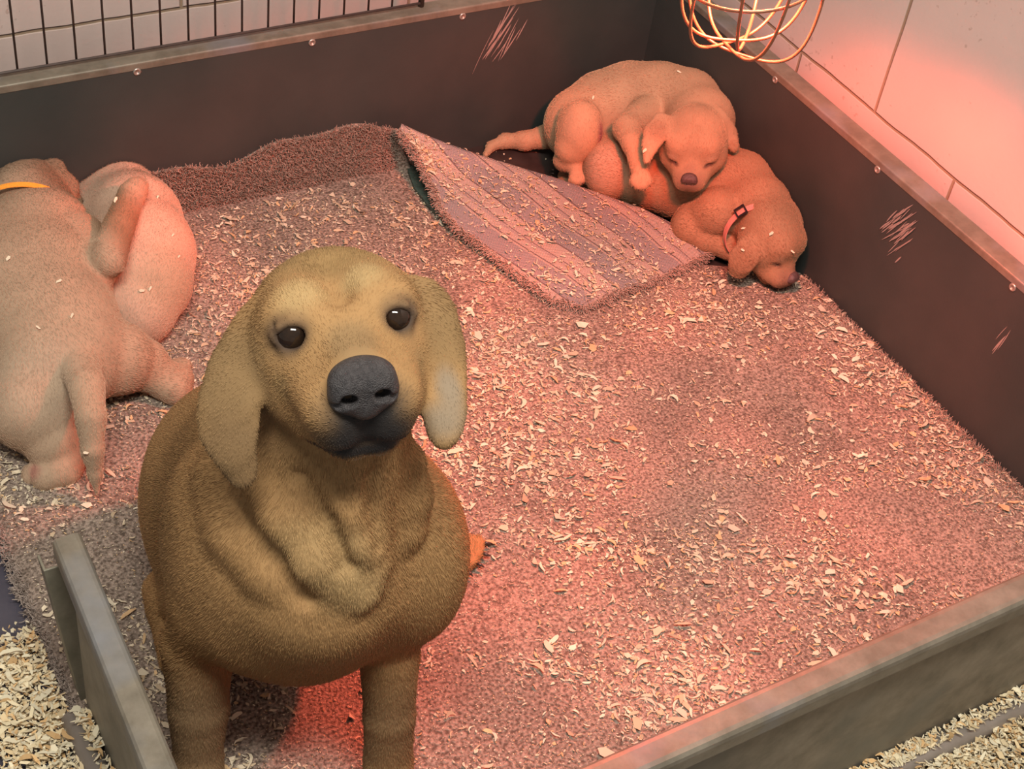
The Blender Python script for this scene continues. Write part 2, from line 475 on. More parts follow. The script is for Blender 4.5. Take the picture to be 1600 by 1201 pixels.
for x, z_ in ((-0.944, .279), (-0.663, .277), (-0.395, .277), (-1.23, .278), (-0.12, .277)): screw((x, -0.0002, z_ - 0.004), (0, -1, 0))
for y, z_ in ((-0.338, .276), (-0.599, .274), (-0.896, .273), (-1.18, .274)): screw((-0.0002, y, z_), (-1, 0, 0))

# ------------------------------------------------------------------ crate panel on the back rail
wp = empty('wire_crate_panel', (-1.2, 0.022, H))
tag(wp, 'dark wire crate panel standing on the back rail against the block wall', 'crate panel')
mb = MB()
y0 = 0.022
k = 0; x = -0.557
while x > -1.95:
    mb.tube([(x, y0, H + 0.006), (x, y0, H + 0.60)], 0.0017, 8); x -= 0.0426
for zz in (H + 0.008, H + 0.30, H + 0.598): mb.tube([(-1.95, y0 - 0.003, zz), (-0.466, y0 - 0.003, zz)], 0.0022, 8)
x = -0.515
mb.tube([(x, y0, H + 0.006), (x, y0, H + 0.60)], 0.0017, 8)
mb.build('wire_grid', M_WIRE, wp, smooth=True)
mb = MB(); mb.tube([(-0.462, y0, H + 0.001), (-0.462, y0, H + 0.61)], 0.005, 10); mb.build('corner_post', M_WIRE, wp, smooth=True)

# ------------------------------------------------------------------ heat lamp
lamp = empty('heat_lamp', (LAMP[0], LAMP[1], 0.84))
tag(lamp, 'red heat lamp with a glowing plated wire guard hanging over the box', 'heat lamp')
LX, LY = LAMP[0], LAMP[1]
mb = MB()
mb.lathe([(0.078, 0.0), (0.080, 0.003), (0.080, 0.03), (0.066, 0.08), (0.035, 0.12), (0.03, 0.19), (0.0, 0.195)], (LX, LY, 0.825), 40)
o = mb.build('lamp_shade', M_SHADE, lamp, smooth=True)
sd = o.modifiers.new('s', 'SOLIDIFY'); sd.thickness = 0.0012
mb = MB(); mb.lathe([(0.0, 0.0), (0.03, 0.003), (0.05, 0.016), (0.055, 0.03), (0.045, 0.06), (0.02, 0.10), (0.018, 0.12)], (LX, LY, 0.822), 32)
mb.build('bulb', M_BULB, lamp, smooth=True)
mb = MB(); mb.tube([(LX, LY, 1.02), (LX, LY, 1.7), (LX + .02, LY + .01, 2.6)], 0.004, 8); mb.build('hanging_cord', M_CORD, lamp, smooth=True)
RW = 0.0019
def hoop(ang, R_, depth, off, skew):
    pts = []
    for i in range(41):
        t = -1 + 2 * i / 40
        x = R_ * math.copysign(abs(math.sin(t * PI / 2)) ** 0.9, t)
        zz = -depth * max(0.0, 1 - abs(t) ** 2.6) ** 0.62
        x += skew * zz
        y = off * (1 - t * t)
        pts.append((LX + x * math.cos(ang) - y * math.sin(ang), LY + x * math.sin(ang) + y * math.cos(ang), 0.832 + zz))
    return pts
for k, (a, R_, dpt, off, sk) in enumerate(((0.1, 0.077, 0.160, 0.006, 0.05), (0.75, 0.078, 0.150, -0.010, -0.03), (1.45, 0.077, 0.158, 0.012, 0.02),
                                        (2.2, 0.078, 0.172, -0.004, 0.06), (2.75, 0.076, 0.148, 0.012, -0.05))):
    mb = MB(); mb.tube(hoop(a, R_, dpt, off, sk), RW, 8); mb.build('guard_wire', M_GUARD, lamp, smooth=True)
for zz, R_, tx in ((0.825, 0.079, 0.0), (0.752, 0.070, 0.18)):
    pts = [(LX + R_ * math.cos(2 * PI * i / 40), LY + R_ * math.sin(2 * PI * i / 40), zz + tx * R_ * math.cos(2 * PI * i / 40 + 0.5)) for i in range(40)]
    mb = MB(); mb.tube(pts, RW, 8, closed=True); mb.build('guard_ring', M_GUARD, lamp, smooth=True)

# ------------------------------------------------------------------ numpy noise
def vnoise(P, scale, seed):
    """smooth pseudo noise from summed sines, about -1..1"""
    r = np.random.default_rng(seed); out = 0
    P = np.asarray(P)
    for k in range(7):
        d = r.normal(size=P.shape[1]); d /= np.linalg.norm(d)
        out = out + np.sin(P @ d * scale * (0.6 + 0.35 * k) + r.uniform(0, 6.28)) / (1 + 0.25 * k)
    return out / 2.6

# ------------------------------------------------------------------ hair helper
def hair_object(name, roots, pts, radius, colors, parent, material, label=None):
    """pts: (n, k, 3)"""
    n, k = pts.shape[:2]
    hc = bpy.data.hair_curves.new(name)
    hc.add_curves([k] * n)
    hc.attributes['position'].data.foreach_set('vector', pts.reshape(-1).astype(np.float32))
    ra = hc.attributes.get('radius') or hc.attributes.new('radius', 'FLOAT', 'POINT')
    ra.data.foreach_set('value', radius.reshape(-1).astype(np.float32))
    ca = hc.attributes.new('coat', 'FLOAT_COLOR', 'CURVE')
    ca.data.foreach_set('color', np.hstack([colors, np.ones((n, 1))]).reshape(-1).astype(np.float32))
    hc.materials.append(material)
    o = bpy.data.objects.new(name, hc)
    COL.objects.link(o)
    o.parent = parent
    o.matrix_parent_inverse = Matrix.Translation(-Vector(parent.location))
    o['kind'] = 'stuff'
    return o

# ------------------------------------------------------------------ rug
rug = empty('rug', (-0.7, -0.7, 0.003))
tag(rug, 'taupe shaggy rug covering the box floor with its far corner folded over', 'rug')
AX, AY = -0.505, -0.015
BX, BY = -0.150, -0.440
def fold_y(x):
    if x <= AX: return 0.0
    if x <= BX: return AY + (BY - AY) * (x - AX) / (BX - AX)
    return BY + (-0.52 - BY) * (x - BX) / (0 - BX)
NX, NT = 240, 200
verts = []; 
for i in range(NX + 1):
    x = -1.335 + (1.335 - 0.004) * i / NX
    yb = fold_y(x) - (0.006 if x <= AX else 0.0)
    for j in range(NT + 1):
        t = j / NT
        NC_ = 26; cw = 0.008 + 0.012 * min(1, max(0, (x + 0.9) / 0.35)); ym = yb - cw
        y = -1.300 + (ym + 1.300) * j / (NT - NC_) if j <= NT - NC_ else ym + cw * (j - NT + NC_) / NC_
        z = 0.0135
        if x <= AX + 0.02:   # the far edge curls up the board
            lift = (0.080 + 0.012 * math.sin(x * 17) + 0.006 * math.sin(x * 41)) * min(1, max(0, (-0.492 - x) / 0.02 + 0.3))
            if x < -0.93: lift *= max(0.25, 1 - (-0.93 - x) * 3)
            s = max(0.0, (j - NT + NC_) / NC_)
            z += lift * s ** 1.5
        z += 0.0022 * math.sin(x * 9 + y * 5) * math.sin(y * 7 - x * 3)
        if x < -1.31: z -= 0.006 * (-1.31 - x) / 0.025
        verts.append((x, y, z))
faces = []
for i in range(NX):
    for j in range(NT):
        a = i * (NT + 1) + j; faces.append((a, a + NT + 1, a + NT + 2, a + 1))
main = link_mesh('rug_field', verts, faces, M_RUG, rug, smooth=True)
sd = main.modifiers.new('s', 'SOLIDIFY'); sd.thickness = 0.009; sd.offset = -1

# folded corner: ridge, left edge, lower edge as polylines in the room
ridge = [(-0.509, -0.027, 0.100), (-0.481, -0.045, 0.088), (-0.441, -0.075, 0.076), (-0.396, -0.109, 0.066), (-0.296, -0.199, 0.056), (-0.198, -0.311, 0.048), (-0.159, -0.372, 0.040), (-0.126, -0.428, 0.026)]
low = [(-0.510, -0.031, 0.094), (-0.499, -0.080, 0.072), (-0.499, -0.138, 0.050), (-0.502, -0.181, 0.034), (-0.496, -0.234, 0.026), (-0.479, -0.281, 0.024), (-0.465, -0.346, 0.023), (-0.439, -0.436, 0.020), (-0.402, -0.466, 0.018), (-0.343, -0.458, 0.020), (-0.284, -0.453, 0.018), (-0.216, -0.445, 0.020), (-0.164, -0.434, 0.020), (-0.124, -0.427, 0.022)]
def resample(pl, n, smooth=2):
    P = np.array(pl, float)
    for _ in range(smooth):
        Q = P.copy(); Q[1:-1] = 0.5 * P[1:-1] + 0.25 * (P[:-2] + P[2:]) if False else P[1:-1]; P = Q
    s = np.r_[0, np.cumsum(np.linalg.norm(np.diff(P, axis=0), axis=1))]
    t = np.linspace(0, s[-1], n)
    return np.stack([np.interp(t, s, P[:, k]) for k in range(3)], 1)
NU, NV = 110, 60
RI = resample(ridge, NU + 1); LO = resample(low, NU + 1)
grid = []
for i in range(NU + 1):
    r0, l0 = RI[i], LO[i]
    span = np.linalg.norm(r0 - l0)
    # small roll behind the ridge down to the rug
    back = np.array([r0[0] + 0.004, r0[1] + 0.004, 0.008])
    row = [back, back * 0.5 + r0 * 0.5 + np.array([0.006, 0.006, 0.0])]
    for j in range(NV + 1):
        v = j / NV
        p = r0 * (1 - v) + l0 * v
        zz = l0[2] + (r0[2] - l0[2]) * (1 - v) ** 1.5
        zz += 0.003 * math.sin(i * 0.16 + v * 5) * min(1, span * 6) * math.sin(v * PI)
        if v < 0.06: zz -= 0.10 * min(1, span * 5) * (0.06 - v) ** 1.2
        row.append(np.array([p[0], p[1], zz]))
    grid.append(row)
NR = NV + 3
verts = [v for row in grid for v in row]
faces = [(i * NR + j, i * NR + j + 1, (i + 1) * NR + j + 1, (i + 1) * NR + j) for i in range(NU) for j in range(NR - 1)]
Cc = np.array(low[8][:2]); Aa = np.array(low[3][:2])
M_WEAVE = weave_mat(tuple(Cc - Aa), tuple(Aa))
flap = link_mesh('folded_corner', verts, faces, M_WEAVE, rug, smooth=True)
flap['label'] = 'pink and grey striped woven back of the folded rug corner'
sd = flap.modifiers.new('s', 'SOLIDIFY'); sd.thickness = 0.006; sd.offset = -1 if False else 1
# dark green strip painted as the shaded rug pile in the gap below the fold
UP = [(-0.482, 0.046, 0.016), (-0.437, 0.066, 0.016), (-0.454, -0.114, 0.012), (-0.501, -0.246, 0.012), (-0.504, -0.199, 0.016), (-0.510, -0.145, 0.016), (-0.509, -0.092, 0.016), (-0.487, -0.009, 0.016)]
k = len(UP)
und = link_mesh('green_shaded_pile_strip', [(p[0], p[1], 0.0215) for p in UP] + [(p[0], p[1], 0.0165) for p in UP],
                [tuple(range(k))[::-1], tuple(range(k, 2 * k))] + [(i, (i + 1) % k, k + (i + 1) % k, k + i) for i in range(k)], M_UNDER)
tag(und, 'dark green strip painted as shaded rug pile in the gap beneath the folded rug corner', 'shaded pile strip')

# fibres: shaggy pile along the curled far edge, fringes round the folded corner
def fibres(name, roots, dirs, length, rad, col, parent, curl=0.4, k=5, seed=1):
    r = np.random.default_rng(seed); n = len(roots)
    d = dirs + r.normal(0, curl, dirs.shape); d /= np.linalg.norm(d, axis=1)[:, None]
    L = (length * r.uniform(0.5, 1.2, n))[:, None]
    pts = np.zeros((n, k, 3)); p = roots.copy(); pts[:, 0] = p
    for q in range(1, k):
        d = d + r.normal(0, curl * 0.8, d.shape); d /= np.linalg.norm(d, axis=1)[:, None]
        p = p + d * L / (k - 1); pts[:, q] = p
    rr = np.repeat(np.linspace(1, 0.5, k)[None], n, 0) * rad
    c = np.array(col)[None] * r.uniform(0.65, 1.25, (n, 1))
    return hair_object(name, roots, pts, rr, c, parent, M_FIBRE)
r = np.random.default_rng(5)
n = 24000
xs = r.uniform(-1.33, -0.495, n); tt = 1 - r.uniform(0, 1, n) ** 1.3 * 0.9
zz = 0.0135 + (0.080 + 0.012 * np.sin(xs * 17) + 0.006 * np.sin(xs * 41)) * np.where(xs < -0.93, np.maximum(0.25, 1 - (-0.93 - xs) * 3), 1) * tt ** 1.5
ys = -0.006 - (1 - tt) * (0.008 + 0.012 * np.clip((xs + 0.9) / 0.35, 0, 1)) - 0.001
roots = np.stack([xs, ys, zz], 1)
fibres('edge_pile', roots, np.tile([0.0, -0.8, 0.7], (n, 1)), 0.010, 0.0007, (0.37, 0.265, 0.21), main, seed=2)
n = 5200
u = r.uniform(0, 1, n) * 0.99
ii = u * NU; i0 = np.clip(ii.astype(int), 0, NU - 1); fr = (ii - i0)[:, None]
lp = LO[i0] * (1 - fr) + LO[i0 + 1] * fr
tang = LO[i0 + 1] - LO[i0]; tang /= np.linalg.norm(tang, axis=1)[:, None]
outw = np.stack([tang[:, 1], -tang[:, 0], np.zeros(n)], 1)
cen = np.array([-0.33, -0.33, 0.03])
sg = np.sign(np.sum(outw * (lp - cen), axis=1))[:, None]
outw = outw * sg + np.array([0, 0, -0.12])
roots = lp - outw * r.uniform(-0.001, 0.004, (n, 1)); roots[:, 2] += r.uniform(-0.003, 0.006, n)
fibres('fringe', roots, outw, 0.014, 0.0007, (0.42, 0.31, 0.25), flap, curl=0.35, seed=3)
n = 2600   # right side of rug against the board and left side
ys = r.uniform(-1.29, -0.53, n)
roots = np.stack([r.uniform(-0.02, -0.003, n), ys, np.full(n, 0.014)], 1)
fibres('edge_pile', roots, np.tile([0.0, 0.0, 1.0], (n, 1)), 0.008, 0.0006, (0.37, 0.265, 0.21), main, seed=4)
n = 2600
ys = r.uniform(-1.1, -0.3, n)
roots = np.stack([r.uniform(-1.34, -1.325, n), ys, np.full(n, 0.009)], 1)
fibres('edge_pile', roots, np.tile([-0.6, 0.0, 0.5], (n, 1)), 0.010, 0.0007, (0.34, 0.27, 0.23), main, seed=6)

# ------------------------------------------------------------------ wood shavings
def shavings(name, P, size, label, seed, colors, flat=0.35, curlmix=0.48):
    """one mesh of irregular flakes and curls at points P"""
    r = np.random.default_rng(seed); n = len(P)
    V = []; F = []; Ccol = []
    yaw = r.uniform(0, 2 * PI, n); tilt = r.normal(0, flat, n); roll = r.normal(0, flat, n)
    kind = r.uniform(0, 1, n)
    ci = r.integers(0, len(colors), n); bright = r.uniform(0.68, 1.05, n)
    for i in range(n):
        s = size[i]
        cy, sy = math.cos(yaw[i]), math.sin(yaw[i]); ct, st = math.sin(tilt[i]), math.sin(roll[i])
        def tr(a, b, c):
            return (P[i, 0] + a * cy - b * sy, P[i, 1] + a * sy + b * cy, P[i, 2] + c + abs(a * ct) * 0.9 + abs(b * st) * 0.9)
        k0 = len(V)
        if kind[i] < curlmix:      # narrow curl
            w = s * r.uniform(0.08, 0.2); L = s * r.uniform(0.8, 1.5); bend = r.uniform(-0.9, 0.9) * L * 0.3; up = r.uniform(0, 0.25) * L
            for q in range(5):
                t = q / 4 - 0.5
                yb = bend * (1 - 4 * t * t); zb = up * (1 - 4 * t * t)
                ww = w * (1 - 0.6 * abs(2 * t) ** 3)
                V.append(tr(L * t, yb - ww, zb)); V.append(tr(L * t, yb + ww, zb + w * 0.5))
            F += [(k0 + 2 * q, k0 + 2 * q + 2, k0 + 2 * q + 3, k0 + 2 * q + 1) for q in range(4)]
            nv = 10
        elif kind[i] < 0.8:        # chip
            a = s * r.uniform(0.35, 0.6); b = a * r.uniform(0.25, 0.7)
            V.append(tr(-a, -b * r.uniform(.2, 1), 0)); V.append(tr(a * r.uniform(.1, .6), -b, s * r.uniform(0, .1))); V.append(tr(a, b * r.uniform(-.5, .5), 0))
            V.append(tr(a * r.uniform(.1, .7), b, s * r.uniform(0, .12))); V.append(tr(-a * r.uniform(.2, .9), b * r.uniform(.5, 1), 0))
            F.append((k0, k0 + 1, k0 + 2, k0 + 3, k0 + 4)); nv = 5
        else:
            a = s * 0.35
            V.append(tr(-a, 0, 0)); V.append(tr(0, -a * r.uniform(.3, 1), s * .1)); V.append(tr(a, 0, 0)); V.append(tr(0, a * r.uniform(.3, 1), s * .2))
            F.append((k0, k0 + 1, k0 + 2, k0 + 3)); nv = 4
        c = colors[ci[i]]; g = bright[i]
        Ccol += [(c[0] * g, c[1] * g, c[2] * g, 1)] * nv
    me = bpy.data.meshes.new(name); me.from_pydata(V, [], F); me.materials.append(M_CHIP)
    at = me.color_attributes.new('tint', 'FLOAT_COLOR', 'POINT')
    at.data.foreach_set('color', np.array(Ccol, np.float32).reshape(-1))
    o = bpy.data.objects.new(name, me); COL.objects.link(o)
    tag(o, label, 'wood shavings', kind='stuff')
    return o
CREAM = [(0.78, 0.66, 0.44), (0.74, 0.60, 0.38), (0.82, 0.72, 0.52), (0.70, 0.54, 0.32), (0.80, 0.70, 0.50), (0.66, 0.42, 0.20)]
RUGC = [(0.70, 0.58, 0.42), (0.62, 0.49, 0.34), (0.75, 0.64, 0.48), (0.55, 0.42, 0.28), (0.68, 0.56, 0.40), (0.74, 0.62, 0.46), (0.66, 0.44, 0.24)]
def rug_z(P):
    x, y = P[:, 0], P[:, 1]
    z = 0.0145 + 0.0022 * np.sin(x * 9 + y * 5) * np.sin(y * 7 - x * 3)
    return z
r = np.random.default_rng(21)
N = 90000
P = np.stack([r.uniform(-1.32, -0.006, N), r.uniform(-1.295, -0.035, N)], 1)
fy = np.array([fold_y(x) for x in P[:, 0]])
dens = 0.36 + 0.52 * vnoise(P, 16, 4) + 0.36 * vnoise(P, 45, 5)
dens += 0.35 * np.exp(-((P[:, 0] + 0.62) ** 2 + (P[:, 1] + 0.45) ** 2) / 0.05)
dens += 0.25 * np.exp(-((P[:, 0] + 0.02) ** 2) / 0.004)
dens += 0.25 * np.exp(-((P[:, 0] + 1.0) ** 2 + (P[:, 1] + 0.35) ** 2) / 0.03)
dens -= 0.3 * np.exp(-((P[:, 0] + 1.15) ** 2 + (P[:, 1] + 0.62) ** 2) / 0.02)
keep = (r.uniform(0, 1, N) < dens * 0.72) & (P[:, 1] < fy - 0.012)
P = P[keep]
P = np.column_stack([P, rug_z(P)])
sz = np.clip(r.lognormal(math.log(0.0052), 0.5, len(P)), 0.002, 0.018)
shavings('wood_shavings', P, sz, 'pale wood shavings scattered over the taupe rug inside the box', 31, RUGC)
# crumbs of sawdust on the rug
N = 52000
P = np.stack([r.uniform(-1.32, -0.006, N), r.uniform(-1.295, -0.06, N)], 1)
fy = np.array([fold_y(x) for x in P[:, 0]])
keep = (P[:, 1] < fy - 0.012) & (r.uniform(0, 1, N) < 0.75 + 0.25 * vnoise(P, 20, 8))
P = P[keep]; P = np.column_stack([P, rug_z(P) + 0.0005])
shavings('sawdust', P, r.uniform(0.0012, 0.0032, len(P)), 'fine sawdust crumbs worked into the pile of the taupe rug', 32, RUGC, curlmix=0.1)
# on the folded corner
N = 5200
u = r.uniform(0.02, 0.98, N); v = r.beta(1.6, 1.1, N)
gi = np.clip((u * NU).astype(int), 0, NU); gj = np.clip((v * NV).astype(int), 0, NV) + 2
G = np.array(grid)
P = G[gi, gj] + np.column_stack([r.uniform(-.003, .003, N), r.uniform(-.003, .003, N), np.full(N, 0.0078)])
keep = r.uniform(0, 1, N) < 0.55 + 0.6 * vnoise(P[:, :2], 30, 9)
P = P[keep]
shavings('wood_shavings', P, np.clip(r.lognormal(math.log(0.0048), 0.45, len(P)), 0.002, 0.013), 'wood shavings lying on the striped folded rug corner', 33, RUGC)
# bare black floor in the far corner
N = 420
P = np.stack([r.uniform(-0.47, -0.05, N), r.uniform(-0.30, -0.01, N)], 1)
w_ = np.exp(-((P[:, 1] + 0.03) ** 2) / 0.0012) * 0.9 + 0.12
keep = (r.uniform(0, 1, N) < w_) & (P[:, 1] > np.array([fold_y(x) for x in P[:, 0]]) + 0.02)
P = np.column_stack([P[keep], np.full(keep.sum(), 0.0036)])
shavings('wood_shavings', P, r.uniform(0.0025, 0.008, len(P)), 'sparse wood shavings on the bare black floor of the far corner', 34, RUGC)
# outside the box on the left
def pile(x0, x1, y0_, y1_, n, dfun, hfun, seed):
    r = np.random.default_rng(seed)
    P = np.stack([r.uniform(x0, x1, n), r.uniform(y0_, y1_, n)], 1)
    keep = r.uniform(0, 1, n) < dfun(P); P = P[keep]
    return np.column_stack([P, hfun(P, r)])
P = pile(-1.62, -1.338, -1.25, -0.35, 36000,
         lambda P: np.clip(0.52 + 1.1 * vnoise(P, 22, 41) + 0.9 * np.exp(-((P[:, 0] + 1.37) ** 2) / 0.0018) * (P[:, 1] < -0.75) + 0.3 * (P[:, 1] > -0.58) - 0.7 * np.exp(-((P[:, 1] + 0.645) ** 2) / 0.0009) - 0.45 * np.exp(-((P[:, 1] + 0.80) ** 2) / 0.0012) * (P[:, 0] < -1.37), 0.0, 1),
         lambda P, r: 0.001 + r.uniform(0, 1, len(P)) * (0.010 + 0.012 * np.exp(-((P[:, 0] + 1.36) ** 2) / 0.002)), 42)
shavings('wood_shavings', P, np.clip(r.lognormal(math.log(0.0068), 0.45, len(P)), 0.003, 0.022), 'heaped cream wood shavings on the dark floor left of the box', 35, CREAM, flat=0.6)
P = pile(-1.334, -1.320, -1.3, -0.87, 1100, lambda P: 0.6 + 0.5 * vnoise(P, 40, 43), lambda P, r: 0.028 + r.uniform(0, 0.006, len(P)), 44)
shavings('wood_shavings', P, np.clip(r.lognormal(math.log(0.008), 0.4, len(P)), 0.003, 0.016), 'wood shavings caught on the steel tube beside the left rail', 36, CREAM, flat=0.5)
# outside the box at the front
P = pile(-0.75, 0.05, -1.62, -1.348, 62000,
         lambda P: np.clip(0.85 + 0.35 * vnoise(P, 25, 45), 0.0, 1),
         lambda P, r: 0.001 + 0.004 + r.uniform(0, 1, len(P)) * (0.018 + 0.006 * vnoise(P, 30, 46)), 47)
shavings('wood_shavings', P, np.clip(r.lognormal(math.log(0.0062), 0.4, len(P)), 0.003, 0.019), 'thick cream wood shavings on the floor in front of the near side', 37, CREAM, flat=0.6)
P = pile(-0.62, 0.03, -1.340, -1.320, 2600, lambda P: 0.55 + 0.6 * vnoise(P, 30, 48), lambda P, r: 0.033 + r.uniform(0, 0.004, len(P)), 49)
shavings('wood_shavings', P, np.clip(r.lognormal(math.log(0.006), 0.4, len(P)), 0.002, 0.013), 'wood shavings caught on the steel tube along the near side', 38, CREAM, flat=0.4)

# ------------------------------------------------------------------ signed distance fields for the dogs
def vec(p): return np.array(p, float)
class Frame:
    """local x right, y up, z forward"""
    def __init__(s, origin, fwd, up, scale=1.0):
        s.o = vec(origin); f = vec(fwd); f /= np.linalg.norm(f)
        x = np.cross(vec(up), f); x /= np.linalg.norm(x)
        y = np.cross(f, x)
        s.R = np.stack([x, y, f], 1); s.k = scale
    def __call__(s, *p): return s.o + s.R @ (vec(p) * s.k)

class Field:
    def __init__(s, lo, hi, h):
        s.lo = vec(lo); s.h = h
        s.n = np.ceil((vec(hi) - s.lo) / h).astype(int) + 1
        s.d = np.full(tuple(s.n), 0.2, np.float32)
    def _win(s, lo, hi):
        a = np.clip(np.floor((lo - s.lo) / s.h).astype(int), 0, s.n)
        b = np.clip(np.ceil((hi - s.lo) / s.h).astype(int) + 1, 0, s.n)
        if np.any(b <= a): return None
        ax = [(s.lo[i] + s.h * np.arange(a[i], b[i])).astype(np.float32) for i in range(3)]
        X = ax[0][:, None, None]; Y = ax[1][None, :, None]; Z = ax[2][None, None, :]
        return (slice(a[0], b[0]), slice(a[1], b[1]), slice(a[2], b[2])), X, Y, Z
    def _comb(s, sl, d, k, op):
        c = s.d[sl]
        if op == 'add':
            hh = np.maximum(k - np.abs(c - d), 0) / k
            s.d[sl] = np.minimum(c, d) - hh * hh * k * 0.25
        else:
            hh = np.maximum(k - np.abs(c + d), 0) / k
            s.d[sl] = np.maximum(c, -d) + hh * hh * k * 0.25
    def cap(s, a, b, ra, rb, k=0.02, op='add'):
        a, b = vec(a), vec(b); m = max(ra, rb) + k + 0.02
        w = s._win(np.minimum(a, b) - m, np.maximum(a, b) + m)
        if w is None: return s
        sl, X, Y, Z = w
        ab = b - a; L2 = float(ab @ ab) + 1e-9
        t = np.clip(((X - a[0]) * ab[0] + (Y - a[1]) * ab[1] + (Z - a[2]) * ab[2]) / L2, 0, 1)
        d = np.sqrt((X - a[0] - t * ab[0]) ** 2 + (Y - a[1] - t * ab[1]) ** 2 + (Z - a[2] - t * ab[2]) ** 2) - (ra + (rb - ra) * t)
        s._comb(sl, d, k, op); return s
    def chain(s, pts, k=0.02, op='add'):
        Q = np.array([vec(p) for p, _ in pts]); rm = max(r_ for _, r_ in pts) + k + 0.02
        w = s._win(Q.min(0) - rm, Q.max(0) + rm)
        if w is None: return s
        sl, X, Y, Z = w; D = None; ki = max(0.003, 0.5 * k)
        for (p, ra), (q, rb) in zip(pts[:-1], pts[1:]):
            a = vec(p); ab = vec(q) - a; L2 = float(ab @ ab) + 1e-9
            t = np.clip(((X - a[0]) * ab[0] + (Y - a[1]) * ab[1] + (Z - a[2]) * ab[2]) / L2, 0, 1)
            t2 = t * t * (3 - 2 * t)
            d = np.sqrt((X - a[0] - t * ab[0]) ** 2 + (Y - a[1] - t * ab[1]) ** 2 + (Z - a[2] - t * ab[2]) ** 2) - (ra + (rb - ra) * t2)
            if D is None: D = d
            else:
                hh = np.maximum(ki - np.abs(D - d), 0) / ki
                D = np.minimum(D, d) - hh * hh * ki * 0.25
        s._comb(sl, D, k, op); return s
    def ell(s, c, r_, k=0.02, R=None, op='add'):
        c = vec(c); r_ = vec(r_); m = max(r_) + k + 0.02
        w = s._win(c - m, c + m)
        if w is None: return s
        sl, X, Y, Z = w
        x, y, z = X - c[0], Y - c[1], Z - c[2]
        if R is None: u, v, q = x, y, z
        else:
            R = np.asarray(R)
            u = x * R[0, 0] + y * R[1, 0] + z * R[2, 0]; v = x * R[0, 1] + y * R[1, 1] + z * R[2, 1]; q = x * R[0, 2] + y * R[1, 2] + z * R[2, 2]
        k0 = np.sqrt((u / r_[0]) ** 2 + (v / r_[1]) ** 2 + (q / r_[2]) ** 2)
        k1 = np.sqrt((u / r_[0] ** 2) ** 2 + (v / r_[1] ** 2) ** 2 + (q / r_[2] ** 2) ** 2) + 1e-6
        d = (k0 * (k0 - 1) / k1).astype(np.float32)
        s._comb(sl, d, k, op); return s
    def snap(s, p, d=(-0.4348, -0.5950, 0.6759), reach=0.12):
        """outermost surface point on the line through p along d"""
        p, d = vec(p), vec(d)
        for t in np.arange(reach, -reach, -0.001):
            q = p + d * t
            i = np.round((q - s.lo) / s.h).astype(int)
            if np.all(i >= 0) and np.all(i < s.n) and s.d[tuple(i)] < 0: return q
        return p
    def fold(s, pts, r_, sink, k=0.022, op='add'):
        """skin fold or crease following the surface under a run of points"""
        q = [s.snap(p) - vec((-0.4348, -0.5950, 0.6759)) * sink for p in pts]
        n = len(q)
        s.chain([(a, r_ * (0.55 + 0.45 * math.sin(PI * (i + 0.5) / n))) for i, a in enumerate(q)], k, op); return s
    def mesh(s):
        """surface nets"""
        for ax in range(3):
            for e in (0, -1):
                sl = [slice(None)] * 3; sl[ax] = e; s.d[tuple(sl)] = np.maximum(s.d[tuple(sl)], s.h * 0.5)
        d = s.d; n = s.n; S = d < 0
        cnt = np.zeros(tuple(n - 1), np.int8)
        for a in (0, 1):
            for b in (0, 1):
                for c in (0, 1): cnt += S[a:n[0] - 1 + a, b:n[1] - 1 + b, c:n[2] - 1 + c]
        act = (cnt > 0) & (cnt < 8)
        I = np.argwhere(act)
        vid = np.full(act.shape, -1, np.int64); vid[act] = np.arange(len(I))
        cv = {}
        for a in (0, 1):
            for b in (0, 1):
                for c in (0, 1): cv[(a, b, c)] = d[I[:, 0] + a, I[:, 1] + b, I[:, 2] + c]
        acc = np.zeros((len(I), 3)); num = np.zeros(len(I))
        for ax in range(3):
            for a in (0, 1):
                for b in (0, 1):
                    p = [0, 0, 0]; o1, o2 = [q for q in range(3) if q != ax]; p[o1] = a; p[o2] = b
                    q_ = list(p); q_[ax] = 1
                    v0, v1 = cv[tuple(p)], cv[tuple(q_)]
                    m_ = (v0 < 0) != (v1 < 0)
                    t = np.where(m_, v0 / np.where(m_, v0 - v1, 1), 0)
                    pos = np.zeros((len(I), 3)); pos[:, o1] = a; pos[:, o2] = b; pos[:, ax] = t
                    acc += pos * m_[:, None]; num += m_
        V = s.lo + (I + acc / num[:, None]) * s.h
        F = []
        for ax in range(3):
            o1, o2 = [q for q in range(3) if q != ax]
            sh = list(n); sh[ax] -= 1
            sa = [slice(None)] * 3; sb = [slice(None)] * 3; sa[ax] = slice(0, n[ax] - 1); sb[ax] = slice(1, n[ax])
            ch = S[tuple(sa)] != S[tuple(sb)]
            E = np.argwhere(ch)
            E = E[(E[:, o1] > 0) & (E[:, o2] > 0) & (E[:, o1] < n[o1] - 1) & (E[:, o2] < n[o2] - 1)]
            q = []
            for da, db in ((1, 1), (0, 1), (0, 0), (1, 0)):
                c = E.copy(); c[:, o1] -= da; c[:, o2] -= db; q.append(vid[c[:, 0], c[:, 1], c[:, 2]])
            q = np.stack(q, 1)
            ins = S[E[:, 0], E[:, 1], E[:, 2]]
            flip = ins if ax != 1 else ~ins
            q[~flip] = q[~flip][:, ::-1]
            F.append(q)
        F = np.concatenate(F)
        # light relaxation
        for _ in range(2):
            A = np.zeros_like(V); c = np.zeros(len(V))
            for e in range(4):
                i0, i1 = F[:, e], F[:, (e + 1) % 4]
                np.add.at(A, i0, V[i1]); np.add.at(c, i0, 1)
                np.add.at(A, i1, V[i0]); np.add.at(c, i1, 1)
            V = V * 0.55 + 0.45 * A / np.maximum(c, 1)[:, None]
        return V, F

